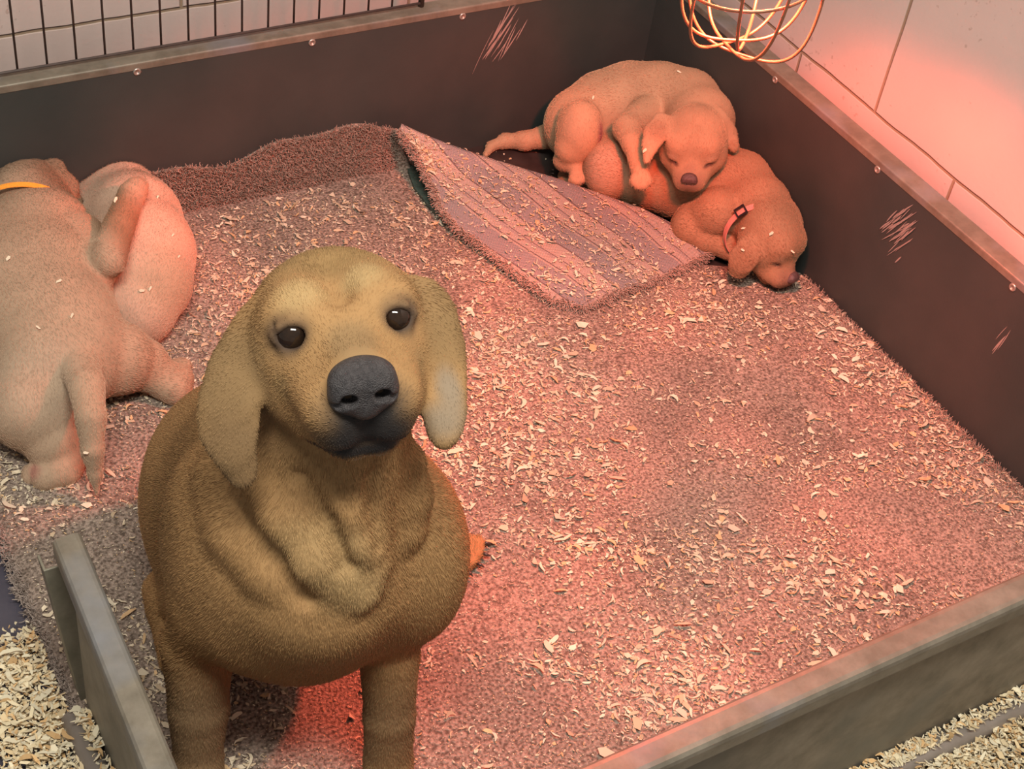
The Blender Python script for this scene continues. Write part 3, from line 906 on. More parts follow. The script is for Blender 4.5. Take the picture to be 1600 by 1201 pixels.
def paint(V, base, strokes):
    """strokes: (centre, radii, colour, strength[, R])"""
    C = np.tile(np.array(base, float), (len(V), 1))
    for st in strokes:
        c, r_, col, a = st[:4]
        q = V - vec(c)
        if len(st) > 4: q = q @ st[4]
        rr = np.sqrt(((q / np.array(r_ if np.ndim(r_) else (r_,) * 3)) ** 2).sum(1))
        w = np.clip(1.6 - rr * 1.6, 0, 1); w = (w * w * (3 - 2 * w)) * a
        C = C * (1 - w[:, None]) + np.array(col) * w[:, None]
    return C

def sdf_object(name, field, material, parent, base, strokes):
    V, F = field.mesh()
    C = paint(V, base, strokes)
    me = bpy.data.meshes.new(name)
    me.vertices.add(len(V)); me.vertices.foreach_set('co', V.reshape(-1).astype(np.float32))
    me.loops.add(F.size); me.loops.foreach_set('vertex_index', F.reshape(-1).astype(np.int32))
    me.polygons.add(len(F)); me.polygons.foreach_set('loop_start', np.arange(0, F.size, 4, dtype=np.int32))
    me.update(calc_edges=True); me.validate()
    me.polygons.foreach_set('use_smooth', [True] * len(me.polygons))
    at = me.color_attributes.new('coat', 'FLOAT_COLOR', 'POINT')
    at.data.foreach_set('color', np.hstack([C, np.ones((len(C), 1))]).reshape(-1).astype(np.float32))
    me.materials.append(material)
    o = bpy.data.objects.new(name, me); COL.objects.link(o)
    if parent is not None:
        o.parent = parent; o.matrix_parent_inverse = Matrix.Translation(-Vector(parent.location))
    return o, V, F, C

def grow_fur(V, F, C, n, length, flow, parent, seed, lenfun=None, nofur=(), rad=0.00034, lift=0.30, gain=1.12, jitter=0.16):
    r = np.random.default_rng(seed)
    T = np.concatenate([F[:, [0, 1, 2]], F[:, [0, 2, 3]]])
    a, b, c = V[T[:, 0]], V[T[:, 1]], V[T[:, 2]]
    nr = np.cross(b - a, c - a); ar = np.linalg.norm(nr, axis=1) + 1e-12
    pick = r.choice(len(T), n, p=ar / ar.sum())
    u, v = r.uniform(0, 1, n), r.uniform(0, 1, n); sw = u + v > 1; u[sw], v[sw] = 1 - u[sw], 1 - v[sw]
    # smooth vertex normals
    VN = np.zeros_like(V)
    for k in range(3): np.add.at(VN, T[:, k], nr)
    VN /= np.linalg.norm(VN, axis=1)[:, None] + 1e-12
    t = T[pick]; w = 1 - u - v
    P = V[t[:, 0]] * w[:, None] + V[t[:, 1]] * u[:, None] + V[t[:, 2]] * v[:, None]
    N_ = VN[t[:, 0]] * w[:, None] + VN[t[:, 1]] * u[:, None] + VN[t[:, 2]] * v[:, None]
    N_ /= np.linalg.norm(N_, axis=1)[:, None] + 1e-12
    Cc_ = C[t[:, 0]]
    keep = np.ones(n, bool)
    for cc, rr in nofur: keep &= np.linalg.norm(P - vec(cc), axis=1) > rr
    keep &= P[:, 2] > 0.006
    P, N_, Cc_ = P[keep], N_[keep], Cc_[keep]; n = len(P)
    D = np.zeros((n, 3)); W = np.zeros(n)
    for pos, dr, sg in flow:
        w_ = np.exp(-((P - vec(pos)) ** 2).sum(1) / (2 * sg * sg)) + 1e-9
        dd = vec(dr); dd /= np.linalg.norm(dd); D += w_[:, None] * dd; W += w_
    D /= W[:, None]
    D += 0.13 * np.stack([vnoise(P, 30, seed + q) for q in range(3)], 1)
    D -= N_ * (D * N_).sum(1)[:, None]
    D /= np.linalg.norm(D, axis=1)[:, None] + 1e-9
    L = length * r.uniform(0.6, 1.2, n)
    if lenfun is not None: L = L * lenfun(P)
    # clumping
    lf = lift * (0.9 + 0.3 * vnoise(P, 60, seed + 9)) + r.normal(0, 0.04, n)
    d0 = N_ * np.maximum(lf, 0.08)[:, None] + D + r.normal(0, jitter, (n, 3)); d0 /= np.linalg.norm(d0, axis=1)[:, None]
    d1 = d0 * 0.7 + D * 0.6 - N_ * 0.10; d1 /= np.linalg.norm(d1, axis=1)[:, None]
    pts = np.stack([P - N_ * 0.0006, P + d0 * (L * 0.5)[:, None], P + d0 * (L * 0.5)[:, None] + d1 * (L * 0.5)[:, None]], 1)
    rr = np.repeat(np.array([[1.0, 0.8, 0.25]]), n, 0) * rad
    g = gain * (1 + 0.09 * vnoise(P * np.array([1, 1, 0.45]), 75, seed + 4)) * r.uniform(0.86, 1.12, n)
    return hair_object('fur', P, pts, rr, np.clip(Cc_ * g[:, None], 0, 1), parent, M_FUR)

def ball(name, c, r_, material, parent, R=None, scale=(1, 1, 1), seg=28):
    vs = []; fs = []
    R = np.eye(3) if R is None else R
    for i in range(seg // 2 + 1):
        th = PI * i / (seg // 2)
        for j in range(seg):
            ph = 2 * PI * j / seg
            p = np.array([math.sin(th) * math.cos(ph) * scale[0], math.sin(th) * math.sin(ph) * scale[1], math.cos(th) * scale[2]]) * r_
            vs.append(vec(c) + R @ p)
    for i in range(seg // 2):
        for j in range(seg): fs.append((i * seg + j, (i + 1) * seg + j, (i + 1) * seg + (j + 1) % seg, i * seg + (j + 1) % seg))
    return link_mesh(name, vs, fs, material, parent, smooth=True)

def nose_object(hf, centre, k, material, parent):
    """nose leather with two nostrils and the groove between them"""
    c = hf(*centre); s = k
    f = Field(c - 0.045 * s, c + 0.045 * s, 0.0011 * max(s, 0.6))
    L = lambda x, y, z_: hf.o + hf.R @ (vec(centre) * hf.k + vec((x, y, z_)) * s)
    f.ell(L(0, 0.006, -0.002), vec((0.0225, 0.0135, 0.016)) * s, 0.004, hf.R)
    for sg in (-1, 1):
        f.ell(L(sg * 0.0105, 0.001, 0.003), vec((0.0140, 0.0150, 0.0125)) * s, 0.005 * s, hf.R)
        f.ell(L(sg * 0.0145, -0.008, -0.001), vec((0.0105, 0.0110, 0.0125)) * s, 0.006 * s, hf.R)
    f.ell(L(0, -0.014, 0.001), vec((0.0130, 0.0125, 0.0100)) * s, 0.008 * s, hf.R)
    for sg in (-1, 1):
        f.ell(L(sg * 0.0118, -0.0055, 0.013), vec((0.0058, 0.0050, 0.013)) * s, 0.002 * s, hf.R, op='sub')
        f.chain([(L(sg * 0.0135, -0.0075, 0.014), 0.0034 * s), (L(sg * 0.019, -0.0105, 0.0105), 0.0026 * s), (L(sg * 0.0245, -0.0095, 0.004), 0.0016 * s)], 0.002 * s, op='sub')
    f.cap(L(0, -0.004, 0.0165), L(0, -0.026, 0.0115), 0.0010 * s, 0.0013 * s, 0.002 * s, op='sub')
    o, V, F, C = sdf_object('nose', f, material, parent, (0.1, 0.1, 0.1), [])
    return o
#DOGS
# ------------------------------------------------------------------ mother dog
UPV = (-0.4348, -0.5950, 0.6759)
COATM = (0.35, 0.200, 0.085)
mother = empty('mother_dog', (-1.06, -0.95, 0.014))
tag(mother, 'adult fox-yellow dog sitting on the rug and looking straight up', 'dog')
HO = (-1.114, -1.028, 0.679)
hf = Frame(HO, vec((-1.154, -1.161, 0.730)) - vec(HO), vec((-1.109, -0.992, 0.714)) - vec((-1.114, -1.028, 0.679)))
g = Field((-1.42, -1.32, 0.0), (-0.70, -0.50, 0.80), 0.0032)
# trunk, from chest back down to the rump
g.ell((-1.120, -0.990, 0.335), (0.120, 0.120, 0.150), 0.03)
g.ell((-1.100, -0.900, 0.310), (0.112, 0.140, 0.130), 0.05)
g.ell((-1.085, -0.790, 0.220), (0.125, 0.130, 0.130), 0.06)
g.ell((-1.060, -0.720, 0.140), (0.120, 0.110, 0.120), 0.06)
# neck and throat
g.cap(hf(0, -0.03, -0.035), (-1.125, -0.985, 0.42), 0.064, 0.095, 0.05)
g.cap(hf(0, -0.06, -0.01), (-1.130, -1.060, 0.38), 0.052, 0.075, 0.04)
# shoulders
g.ell((-1.196, -0.970, 0.340), (0.044, 0.070, 0.110), 0.05)
g.ell((-1.025, -1.040, 0.345), (0.056, 0.075, 0.115), 0.05)
g.ell((-1.090, -0.890, 0.170), (0.085, 0.090, 0.120), 0.04)
# forelegs
FL = [((-1.200, -0.985, 0.30), .050), ((-1.222, -0.965, 0.215), .037), ((-1.230, -0.985, 0.13), .031), ((-1.238, -1.000, 0.06), .026), ((-1.246, -1.020, 0.036), .030)]
FR = [((-1.045, -1.045, 0.30), .045), ((-1.046, -1.060, 0.215), .031), ((-1.050, -1.080, 0.13), .027), ((-1.052, -1.092, 0.06), .026), ((-1.058, -1.110, 0.036), .030)]
g.chain(FL, 0.012); g.chain(FR, 0.012)
for (px, py) in ((-1.250, -1.032), (-1.062, -1.122)):
    for q in (-1, 0, 1, 2):
        a = math.atan2(-1, -0.35) + (q - 0.5) * 0.33
        g.cap((px, py, 0.032), (px + 0.042 * math.cos(a), py + 0.042 * math.sin(a), 0.024), 0.014, 0.0125, 0.006)
# haunches: thigh, shank, hock and long hind foot
g.ell((-1.145, -0.800, 0.115), (0.055, 0.115, 0.100), 0.05)
g.ell((-0.965, -0.770, 0.115), (0.062, 0.115, 0.100), 0.05)
g.chain([((-1.155, -0.850, 0.12), .042), ((-1.185, -0.780, 0.05), .030), ((-1.185, -0.750, 0.036), .024), ((-1.205, -0.850, 0.034), .022)], 0.02)
g.chain([((-0.930, -0.840, 0.12), .05), ((-0.900, -0.730, 0.05), .032), ((-0.895, -0.725, 0.04), .026), ((-0.850, -0.790, 0.036), .022), ((-0.828, -0.818, 0.034), .022)], 0.02)
HT = []
for q in (-1, 0, 1, 2):
    a = math.atan2(-0.72, 0.55) + (q - 0.5) * 0.34
    g.cap((-0.832, -0.812, 0.030), (-0.832 + 0.044 * math.cos(a), -0.812 + 0.044 * math.sin(a), 0.025), 0.012, 0.0105, 0.005)
    HT.append((vec((-0.832 + 0.056 * math.cos(a), -0.812 + 0.056 * math.sin(a), 0.026)), vec((math.cos(a), math.sin(a), -0.1))))
g.chain([((-1.03, -0.63, 0.07), .03), ((-0.98, -0.54, 0.04), .022), ((-0.93, -0.52, 0.035), .014)], 0.03)
# loose skin: folds running down the throat and chest
g.fold([(-1.124, -1.089, 0.545), (-1.123, -1.094, 0.513), (-1.118, -1.103, 0.478), (-1.108, -1.112, 0.447)], 0.020, 0.012)
g.fold([(-1.081, -1.107, 0.557), (-1.081, -1.113, 0.522), (-1.083, -1.119, 0.486)], 0.020, 0.012)
g.fold([(-1.177, -1.025, 0.509), (-1.167, -1.058, 0.486), (-1.157, -1.095, 0.460), (-1.132, -1.136, 0.440)], 0.018, 0.009)
g.fold([(-1.195, -0.967, 0.460), (-1.192, -1.006, 0.427), (-1.184, -1.058, 0.415)], 0.020, 0.013)
g.fold([(-1.106, -1.099, 0.548), (-1.103, -1.105, 0.515), (-1.100, -1.118, 0.476)], 0.006, 0.001, 0.014, 'sub')
g.fold([(-1.158, -1.070, 0.541), (-1.142, -1.092, 0.502), (-1.132, -1.114, 0.460)], 0.006, 0.001, 0.016, 'sub')
g.fold([(-1.185, -1.027, 0.472), (-1.175, -1.065, 0.445), (-1.166, -1.102, 0.418)], 0.005, 0.001, 0.018, 'sub')
# skull, brow, cheeks
R_ = hf.R
g.ell(hf(0, -0.002, -0.012), (0.067, 0.047, 0.070), 0.03, R_)
g.ell(hf(-0.030, 0.016, 0.025), (0.033, 0.024, 0.030), 0.02, R_)
g.ell(hf(0.030, 0.016, 0.025), (0.033, 0.024, 0.030), 0.02, R_)
g.ell(hf(-0.044, -0.035, 0.0), (0.035, 0.042, 0.048), 0.03, R_)
g.ell(hf(0.044, -0.035, 0.0), (0.035, 0.042, 0.048), 0.03, R_)
# muzzle
g.cap(hf(0, -0.012, 0.03), hf(0, -0.012, 0.102), 0.036, 0.026, 0.03)
for sg in (-1, 1):
    g.cap(hf(sg * 0.024, -0.030, 0.04), hf(sg * 0.021, -0.034, 0.098), 0.035, 0.028, 0.015)
    g.cap(hf(sg * 0.034, -0.052, 0.035), hf(sg * 0.020, -0.056, 0.094), 0.026, 0.021, 0.012)
    g.cap(hf(sg * 0.042, -0.056, 0.01), hf(sg * 0.032, -0.064, 0.055), 0.024, 0.018, 0.02)
for sg in (-1, 1): g.cap(hf(sg * 0.016, -0.070, 0.01), hf(sg * 0.013, -0.076, 0.082), 0.028, 0.017, 0.012)
# mouth slit
g.chain([(hf(-0.056, -0.070, 0.045), .002), (hf(-0.040, -0.080, 0.080), .003), (hf(-0.020, -0.076, 0.104), .0035), (hf(0, -0.070, 0.112), .0035), (hf(0.020, -0.076, 0.104), .0035),
         (hf(0.040, -0.080, 0.080), .003), (hf(0.056, -0.070, 0.045), .002)], 0.004, op='sub')
g.chain([(hf(0, -0.030, 0.122), .0015), (hf(0, -0.066, 0.116), .002)], 0.004, op='sub')
# eye sockets and lids
EY = [(-0.0415, 0.009, 0.0470), (0.0415, 0.009, 0.0470)]
for e in EY:
    sg = math.copysign(1, e[0])
    g.ell(hf(*e), (0.0150, 0.0128, 0.014), 0.006, R_, op='sub')
    g.chain([(hf(e[0] - 0.016, e[1] + 0.000, e[2] + 0.000), .003), (hf(e[0] - 0.009, e[1] + 0.0100, e[2] + 0.005), .0036), (hf(e[0], e[1] + 0.0135, e[2] + 0.0060), .0040), (hf(e[0] + 0.009, e[1] + 0.0100, e[2] + 0.005), .0036), (hf(e[0] + 0.016, e[1] + 0.000, e[2] + 0.000), .003)], 0.005)
    g.chain([(hf(e[0] - 0.016, e[1], e[2]), .003), (hf(e[0] - 0.008, e[1] - 0.0095, e[2] + 0.004), .0032), (hf(e[0], e[1] - 0.0118, e[2] + 0.0050), .0034), (hf(e[0] + 0.008, e[1] - 0.0095, e[2] + 0.004), .0032), (hf(e[0] + 0.016, e[1], e[2]), .003)], 0.005)
g.cap(hf(0, 0.030, 0.035), hf(0, 0.048, -0.02), 0.006, 0.008, 0.03, op='sub')
# ears: flaps hanging at either side
def flap(f, pts, th, k=0.012):
    """pts: (centre, half width, along, across) chain of flattened discs"""
    for c, wd, ln, along, nrm in pts:
        a = vec(along); a /= np.linalg.norm(a); n_ = vec(nrm); n_ -= a * (n_ @ a); n_ /= np.linalg.norm(n_)
        w_ = np.cross(a, n_)
        f.ell(c, (wd, ln, th), k, np.stack([w_, a, n_], 1))
TC = vec(UPV)
le = [vec((-1.185, -1.008, 0.659)), vec((-1.204, -1.027, 0.638)), vec((-1.218, -1.046, 0.612)), vec((-1.218, -1.067, 0.586))]
flap(g, [(le[0], 0.026, 0.034, le[1] - le[0], TC + 0.9 * hf.R[:, 0] * -1), (le[1], 0.030, 0.040, le[2] - le[0], TC - 0.5 * hf.R[:, 0]),
         (le[2], 0.029, 0.040, le[3] - le[1], TC - 0.3 * hf.R[:, 0]), (le[3], 0.017, 0.028, le[3] - le[2] + vec((0, 0, -0.01)), TC - 0.2 * hf.R[:, 0])], 0.0075, 0.008)
ri = [vec((-1.042, -1.054, 0.686)), vec((-1.038, -1.079, 0.666)), vec((-1.050, -1.110, 0.641)), vec((-1.058, -1.126, 0.625))]
flap(g, [(ri[0], 0.022, 0.028, ri[1] - ri[0], TC + 0.6 * hf.R[:, 0]), (ri[1], 0.021, 0.034, ri[2] - ri[0], TC + 0.7 * hf.R[:, 0]),
         (ri[2], 0.0175, 0.040, ri[3] - ri[1], TC + 0.1 * hf.R[:, 0]), (ri[3], 0.015, 0.026, ri[3] - ri[2], TC)], 0.0080)
DK = (0.038, 0.033, 0.031)
PALE = (0.44, 0.335, 0.165)
strokes = [
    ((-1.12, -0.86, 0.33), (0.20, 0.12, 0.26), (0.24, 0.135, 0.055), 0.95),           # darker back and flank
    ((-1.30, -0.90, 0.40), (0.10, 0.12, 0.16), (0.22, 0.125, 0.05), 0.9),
    (le[1], (0.06, 0.06, 0.075), (0.22, 0.135, 0.062), 0.9), (le[3], 0.06, (0.19, 0.115, 0.055), 0.9),
    (ri[0], 0.045, (0.24, 0.145, 0.065), 0.8), (ri[1], 0.040, (0.22, 0.135, 0.06), 0.8),
    (ri[2], (0.016, 0.03, 0.03), (0.26, 0.20, 0.14), 0.9), (ri[3], 0.026, (0.26, 0.20, 0.14), 0.9),
    (hf(0.022, 0.036, 0.02), (0.026, 0.024, 0.03), PALE, 0.45, hf.R), (hf(-0.030, 0.030, 0.03), (0.030, 0.022, 0.03), PALE, 0.45, hf.R),
    (hf(0, 0.045, -0.03), (0.07, 0.035, 0.05), (0.25, 0.155, 0.065), 0.8, hf.R),
    (hf(0, 0.010, 0.09), (0.028, 0.018, 0.05), (0.26, 0.165, 0.08), 0.8, hf.R),
    (hf(-0.045, -0.03, 0.05), (0.022, 0.020, 0.04), PALE, 0.3, hf.R), (hf(0.045, -0.03, 0.05), (0.022, 0.020, 0.04), PALE, 0.3, hf.R),
    ((-1.235, -0.99, 0.10), (0.07, 0.08, 0.16), (0.20, 0.125, 0.065), 1.0), ((-1.05, -1.07, 0.10), (0.06, 0.07, 0.16), (0.20, 0.125, 0.065), 1.0),  # forelegs darkened: shade under the chest painted into the coat colour
    ((-1.166, -1.124, 0.488), (0.08, 0.08, 0.05), PALE, 0.25), ((-1.142, -1.158, 0.444), (0.08, 0.06, 0.05), PALE, 0.35),
    # dark muzzle front and lips
    (hf(0, -0.036, 0.118), (0.048, 0.042, 0.034), DK, 1.0, hf.R), (hf(0, -0.058, 0.110), (0.060, 0.026, 0.040), DK, 1.0, hf.R),
    (hf(-0.024, -0.074, 0.100), (0.026, 0.012, 0.030), DK, 1.0, hf.R), (hf(0.024, -0.074, 0.100), (0.026, 0.012, 0.030), DK, 1.0, hf.R),
    (hf(-0.040, -0.079, 0.080), (0.020, 0.009, 0.028), DK, 0.9, hf.R), (hf(0.040, -0.079, 0.080), (0.020, 0.009, 0.028), DK, 0.9, hf.R),
    (hf(0, -0.080, 0.104), (0.040, 0.011, 0.026), DK, 1.0, hf.R), (hf(0, -0.093, 0.094), (0.026, 0.006, 0.016), (0.36, 0.32, 0.25), 0.9, hf.R),
]
for e in EY:
    strokes.append((hf(*e), (0.0300, 0.0250, 0.03), (0.05, 0.034, 0.028), 1.0, hf.R))
    sg = math.copysign(1, e[0]); strokes.append((hf(e[0] - sg * 0.016, e[1] - 0.004, e[2]), (0.014, 0.009, 0.03), (0.06, 0.04, 0.035), 0.7, hf.R))
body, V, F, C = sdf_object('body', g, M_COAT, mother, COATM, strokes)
for e in EY:
    sg = math.copysign(1, e[0])
    ball('eye', hf(e[0], e[1], e[2] - 0.0015), 0.0138, M_EYE, mother, hf.R)
NC = (0, -0.010, 0.124)
nose_object(hf, NC, 1.10, M_NOSE, mother)
mid = hf(0, -0.01, 0.0)
def mlen(P):
    dh = np.linalg.norm(P - hf(0, -0.02, 0.06), axis=1)
    de = np.minimum(np.linalg.norm(P - hf(*EY[0]), axis=1), np.linalg.norm(P - hf(*EY[1]), axis=1))
    dm = np.linalg.norm(P - hf(0, -0.045, 0.11), axis=1)
    return np.clip(0.30 + dh / 0.20, 0.30, 1.0) * np.clip((de - 0.010) / 0.022, 0.15, 1) * np.clip(dm / 0.06, 0.22, 1) * np.where((np.linalg.norm(P - ri[2], axis=1) < .07) | (np.linalg.norm(P - le[2], axis=1) < .06), 0.55, 1)
flow = [(hf(0, 0, 0.12), -hf.R[:, 2] + 0.2 * hf.R[:, 1], 0.03), (hf(-0.03, 0, 0.07), -hf.R[:, 2] - 0.3 * hf.R[:, 0], 0.03), (hf(0.03, 0, 0.07), -hf.R[:, 2] + 0.3 * hf.R[:, 0], 0.03),
        (hf(0, 0.04, 0.0), hf.R[:, 1] - 0.6 * hf.R[:, 2], 0.03), (hf(0.05, -0.03, 0), -hf.R[:, 1] - 0.5 * hf.R[:, 2], 0.03), (hf(-0.05, -0.03, 0), -hf.R[:, 1] - 0.5 * hf.R[:, 2], 0.03),
        (hf(0, -0.07, 0.0), -hf.R[:, 1], 0.04), (le[1], (0, 0, -1), 0.05), (ri[1], (0, 0, -1), 0.05),
        ((-1.13, -1.10, 0.42), (0.1, 0.1, -1), 0.06), ((-1.13, -1.10, 0.28), (0.1, 0.3, -1), 0.07), ((-1.22, -1.0, 0.35), (-0.2, 0.5, -1), 0.06), ((-1.03, -1.05, 0.35), (0.2, 0.5, -1), 0.06),
        ((-1.24, -0.85, 0.3), (-0.1, 0.8, -0.7), 0.10), ((-1.0, -0.85, 0.3), (0.1, 0.8, -0.7), 0.10), ((-1.24, -1.0, 0.1), (0, 0, -1), 0.08), ((-1.04, -1.07, 0.1), (0, 0, -1), 0.08)]
grow_fur(V, F, C, 330000, 0.0080, flow, mother, 3, mlen, [(hf(*NC), 0.028)] + [(hf(*e), 0.0155) for e in EY], rad=0.00028, lift=0.14, jitter=0.10)

# ------------------------------------------------------------------ puppies
COATP = (0.44, 0.28, 0.17)
def pup_head(g, hf, k=1.0):
    """rounder, shorter muzzle than the mother; hf carries the scale"""
    R_ = hf.R; s = hf.k
    E = lambda p, r_, kk, **q: g.ell(hf(*p), vec(r_) * s, kk * s, R_, **q)
    Cp = lambda a, b, ra, rb, kk, **q: g.cap(hf(*a), hf(*b), ra * s, rb * s, kk * s, **q)
    E((0, 0.008, -0.014), (0.070, 0.058, 0.072), 0.03)
    E((-0.028, 0.022, 0.030), (0.034, 0.030, 0.030), 0.025); E((0.028, 0.022, 0.030), (0.034, 0.030, 0.030), 0.025)
    E((-0.042, -0.034, 0.004), (0.036, 0.036, 0.046), 0.03); E((0.042, -0.034, 0.004), (0.036, 0.036, 0.046), 0.03)
    Cp((0, -0.020, 0.03), (0, -0.022, 0.092), 0.036, 0.024, 0.03)
    for sg in (-1, 1):
        Cp((sg * 0.020, -0.036, 0.035), (sg * 0.013, -0.036, 0.088), 0.031, 0.024, 0.012)
        Cp((sg * 0.034, -0.050, 0.02), (sg * 0.020, -0.050, 0.070), 0.024, 0.018, 0.012)
    Cp((0, -0.062, 0.0), (0, -0.066, 0.068), 0.030, 0.020, 0.012)
    for sg in (-1, 1):
        # closed eyes: lid bulge with a slit
        E((sg * 0.038, 0.002, 0.046), (0.016, 0.012, 0.014), 0.010)
        g.chain([(hf(sg * 0.025, -0.005, 0.056), .0012 * s), (hf(sg * 0.038, -0.0055, 0.0615), .0022 * s), (hf(sg * 0.051, -0.001, 0.053), .0012 * s)], 0.003 * s, op='sub')
    g.chain([(hf(-0.040, -0.066, 0.045), .0015 * s), (hf(-0.022, -0.062, 0.090), .0025 * s), (hf(0, -0.056, 0.103), .0025 * s), (hf(0.022, -0.062, 0.090), .0025 * s), (hf(0.040, -0.066, 0.045), .0015 * s)], 0.005 * s, op='sub')
def pup_marks(hf):
    s = hf.k; R_ = hf.R; m_ = []
    v = lambda *a: tuple(q * s for q in a)
    m_.append((hf(0, -0.026, 0.095), v(0.042, 0.034, 0.045), (0.20, 0.115, 0.085), 0.85, R_))
    m_.append((hf(0, -0.004, 0.070), v(0.022, 0.020, 0.05), (0.22, 0.13, 0.085), 0.7, R_))
    for sg in (-1, 1):
        m_.append((hf(sg * 0.040, 0.014, 0.050), v(0.022, 0.012, 0.024), (0.47, 0.33, 0.22), 0.8, R_))
        m_.append((hf(sg * 0.038, -0.005, 0.058), v(0.022, 0.010, 0.022), (0.09, 0.05, 0.045), 0.95, R_))
        m_.append((hf(sg * 0.026, -0.012, 0.058), v(0.012, 0.012, 0.02), (0.14, 0.08, 0.065), 0.6, R_))
    m_.append((hf(0, -0.060, 0.095), v(0.05, 0.010, 0.035), (0.12, 0.07, 0.06), 0.8, R_))
    return m_
def toes(g, c, dr, up, s=1.0, n=4, spread=0.30):
    d = vec(dr); d /= np.linalg.norm(d); u = vec(up); u -= d * (d @ u); u /= np.linalg.norm(u); w = np.cross(d, u)
    tips = []
    for q in range(n):
        a = (q - (n - 1) / 2) * spread
        v = d * math.cos(a) + w * math.sin(a)
        L = 0.021 * s * (1.0 if q in (1, 2) else 0.86)
        g.cap(vec(c), vec(c) + v * L, 0.0085 * s, 0.0078 * s, 0.003 * s)
        tips.append((vec(c) + v * (L + 0.006 * s) + u * 0.001, v))
    return tips
def claws(tips, parent, s=1.0):
    for p, v in tips:
        mb = MB(); u = vec(UPV)
        mb.tube([p - v * 0.003, p + v * 0.002 * s, p + v * 0.0055 * s - u * 0.002 * s], [0.0016 * s, 0.0013 * s, 0.0004], 8)
        mb.build('claw', M_CLAW, parent, smooth=True)
def pup_fur(V, F, C, n, flow, parent, seed, hf, extra=(), L=0.0048):
    def lf(P):
        if hf is None: return np.ones(len(P))
        return np.clip(0.35 + np.linalg.norm(P - hf(0, -0.02, 0.08), axis=1) / (0.14 * hf.k), 0.35, 1.0)
    grow_fur(V, F, C, n, L, flow, parent, seed, lf, list(extra), rad=0.00028, lift=0.14, gain=1.08, jitter=0.12)

claws(HT, mother, 1.6)
# --- puppy curled on top in the far corner
pA = empty('puppy', (0.024, 0.011, 0.000))
tag(pA, 'yellow puppy curled in the far corner, chin resting on its littermate', 'puppy', 'puppies asleep in the whelping box')
ha = Frame((-0.133, -0.330, 0.180), vec((-0.185, -0.398, 0.150)) - vec((-0.133, -0.330, 0.180)) + vec(UPV) * 0.008, vec((-0.111, -0.281, 0.215)) - vec((-0.146, -0.339, 0.185)) + vec(UPV) * 0.04, 0.70)
g = Field((-0.50, -0.48, 0.0), (-0.002, -0.002, 0.30), 0.0028)
sp = [((-0.195, -0.105, 0.085), .058), ((-0.139, -0.092, 0.095), .066), ((-0.093, -0.102, 0.105), .070), ((-0.063, -0.143, 0.120), .072), ((-0.043, -0.189, 0.135), .068), ((-0.062, -0.252, 0.155), .056)]
g.chain(sp, 0.03)
g.ell((-0.200, -0.103, 0.085), (0.052, 0.050, 0.062), 0.03)
g.cap((-0.062, -0.252, 0.155), ha(0, -0.01, -0.03), .050, .042, 0.03)
# tail
g.chain([((-0.213, -0.081, 0.060), .026), ((-0.233, -0.058, 0.038), .0190), ((-0.262, -0.040, 0.025), .016), ((-0.289, -0.020, 0.018), .0125), ((-0.317, -0.019, 0.013), .008), ((-0.338, -0.036, 0.010), .005)], 0.015)
# thigh, shank, hind foot
g.ell((-0.237, -0.159, 0.115), (0.036, 0.044, 0.058), 0.012)
g.chain([((-0.226, -0.140, 0.120), .036), ((-0.249, -0.162, 0.085), .028), ((-0.254, -0.158, 0.060), .020), ((-0.249, -0.184, 0.060), .014)], 0.010)
tA = toes(g, (-0.251, -0.186, 0.056), vec((-0.258, -0.214, 0.045)) - vec((-0.250, -0.178, 0.056)), UPV, 1.05)
# upper foreleg and paw hanging over the littermate
g.chain([((-0.121, -0.187, 0.140), .034), ((-0.189, -0.224, 0.152), .024), ((-0.206, -0.265, 0.155), .0185), ((-0.213, -0.293, 0.142), .0140), ((-0.220, -0.311, 0.138), .0140)], 0.008)
tB = toes(g, (-0.222, -0.318, 0.140), vec((-0.227, -0.334, 0.122)) - vec((-0.220, -0.314, 0.140)), UPV, 1.2)
pup_head(g, ha)
e1 = [vec((-0.178, -0.296, 0.208)), vec((-0.200, -0.310, 0.202)), vec((-0.213, -0.320, 0.192)), vec((-0.224, -0.332, 0.180))]
flap(g, [(e1[0], .018, .018, e1[1] - e1[0], UPV), (e1[1], .020, .020, e1[2] - e1[0], UPV), (e1[2], .015, .020, e1[2] - e1[1], UPV), (e1[3], .008, .018, e1[3] - e1[2], UPV)], 0.0052, 0.010)
e2 = [vec((-0.067, -0.310, 0.200)), vec((-0.065, -0.334, 0.190)), vec((-0.064, -0.349, 0.172))]
flap(g, [(e2[0], .013, .018, e2[1] - e2[0], vec(UPV) + vec((0.4, 0, 0))), (e2[1], .013, .018, e2[2] - e2[0], vec(UPV) + vec((0.4, 0, 0))), (e2[2], .010, .015, vec((0.3, -0.3, -1)), UPV)], 0.0055, 0.008)
st = pup_marks(ha) + [((-0.220, -0.190, 0.120), (0.018, 0.018, 0.040), (0.26, 0.11, 0.11), 0.9), (e1[1], 0.028, (0.31, 0.185, 0.11), 0.8), (e2[1], 0.028, (0.31, 0.185, 0.11), 0.7), (ha(0, 0.02, 0), 0.065, (0.34, 0.205, 0.12), 0.6),
                      ((-0.248, -0.168, 0.130), 0.04, (0.47, 0.33, 0.22), 0.5)]
o, V, F, C = sdf_object('body', g, M_COAT, pA, COATP, st)
VA = V
nose_object(ha, (0, -0.010, 0.106), 0.54, M_PUPNOSE, pA)
claws(tA, pA, 0.9); claws(tB, pA, 0.9)
fl = [(p, vec(a) - vec(b), 0.04) for (p, _), (a, _), (b, _) in zip(sp[:-1], sp[:-1], sp[1:])]
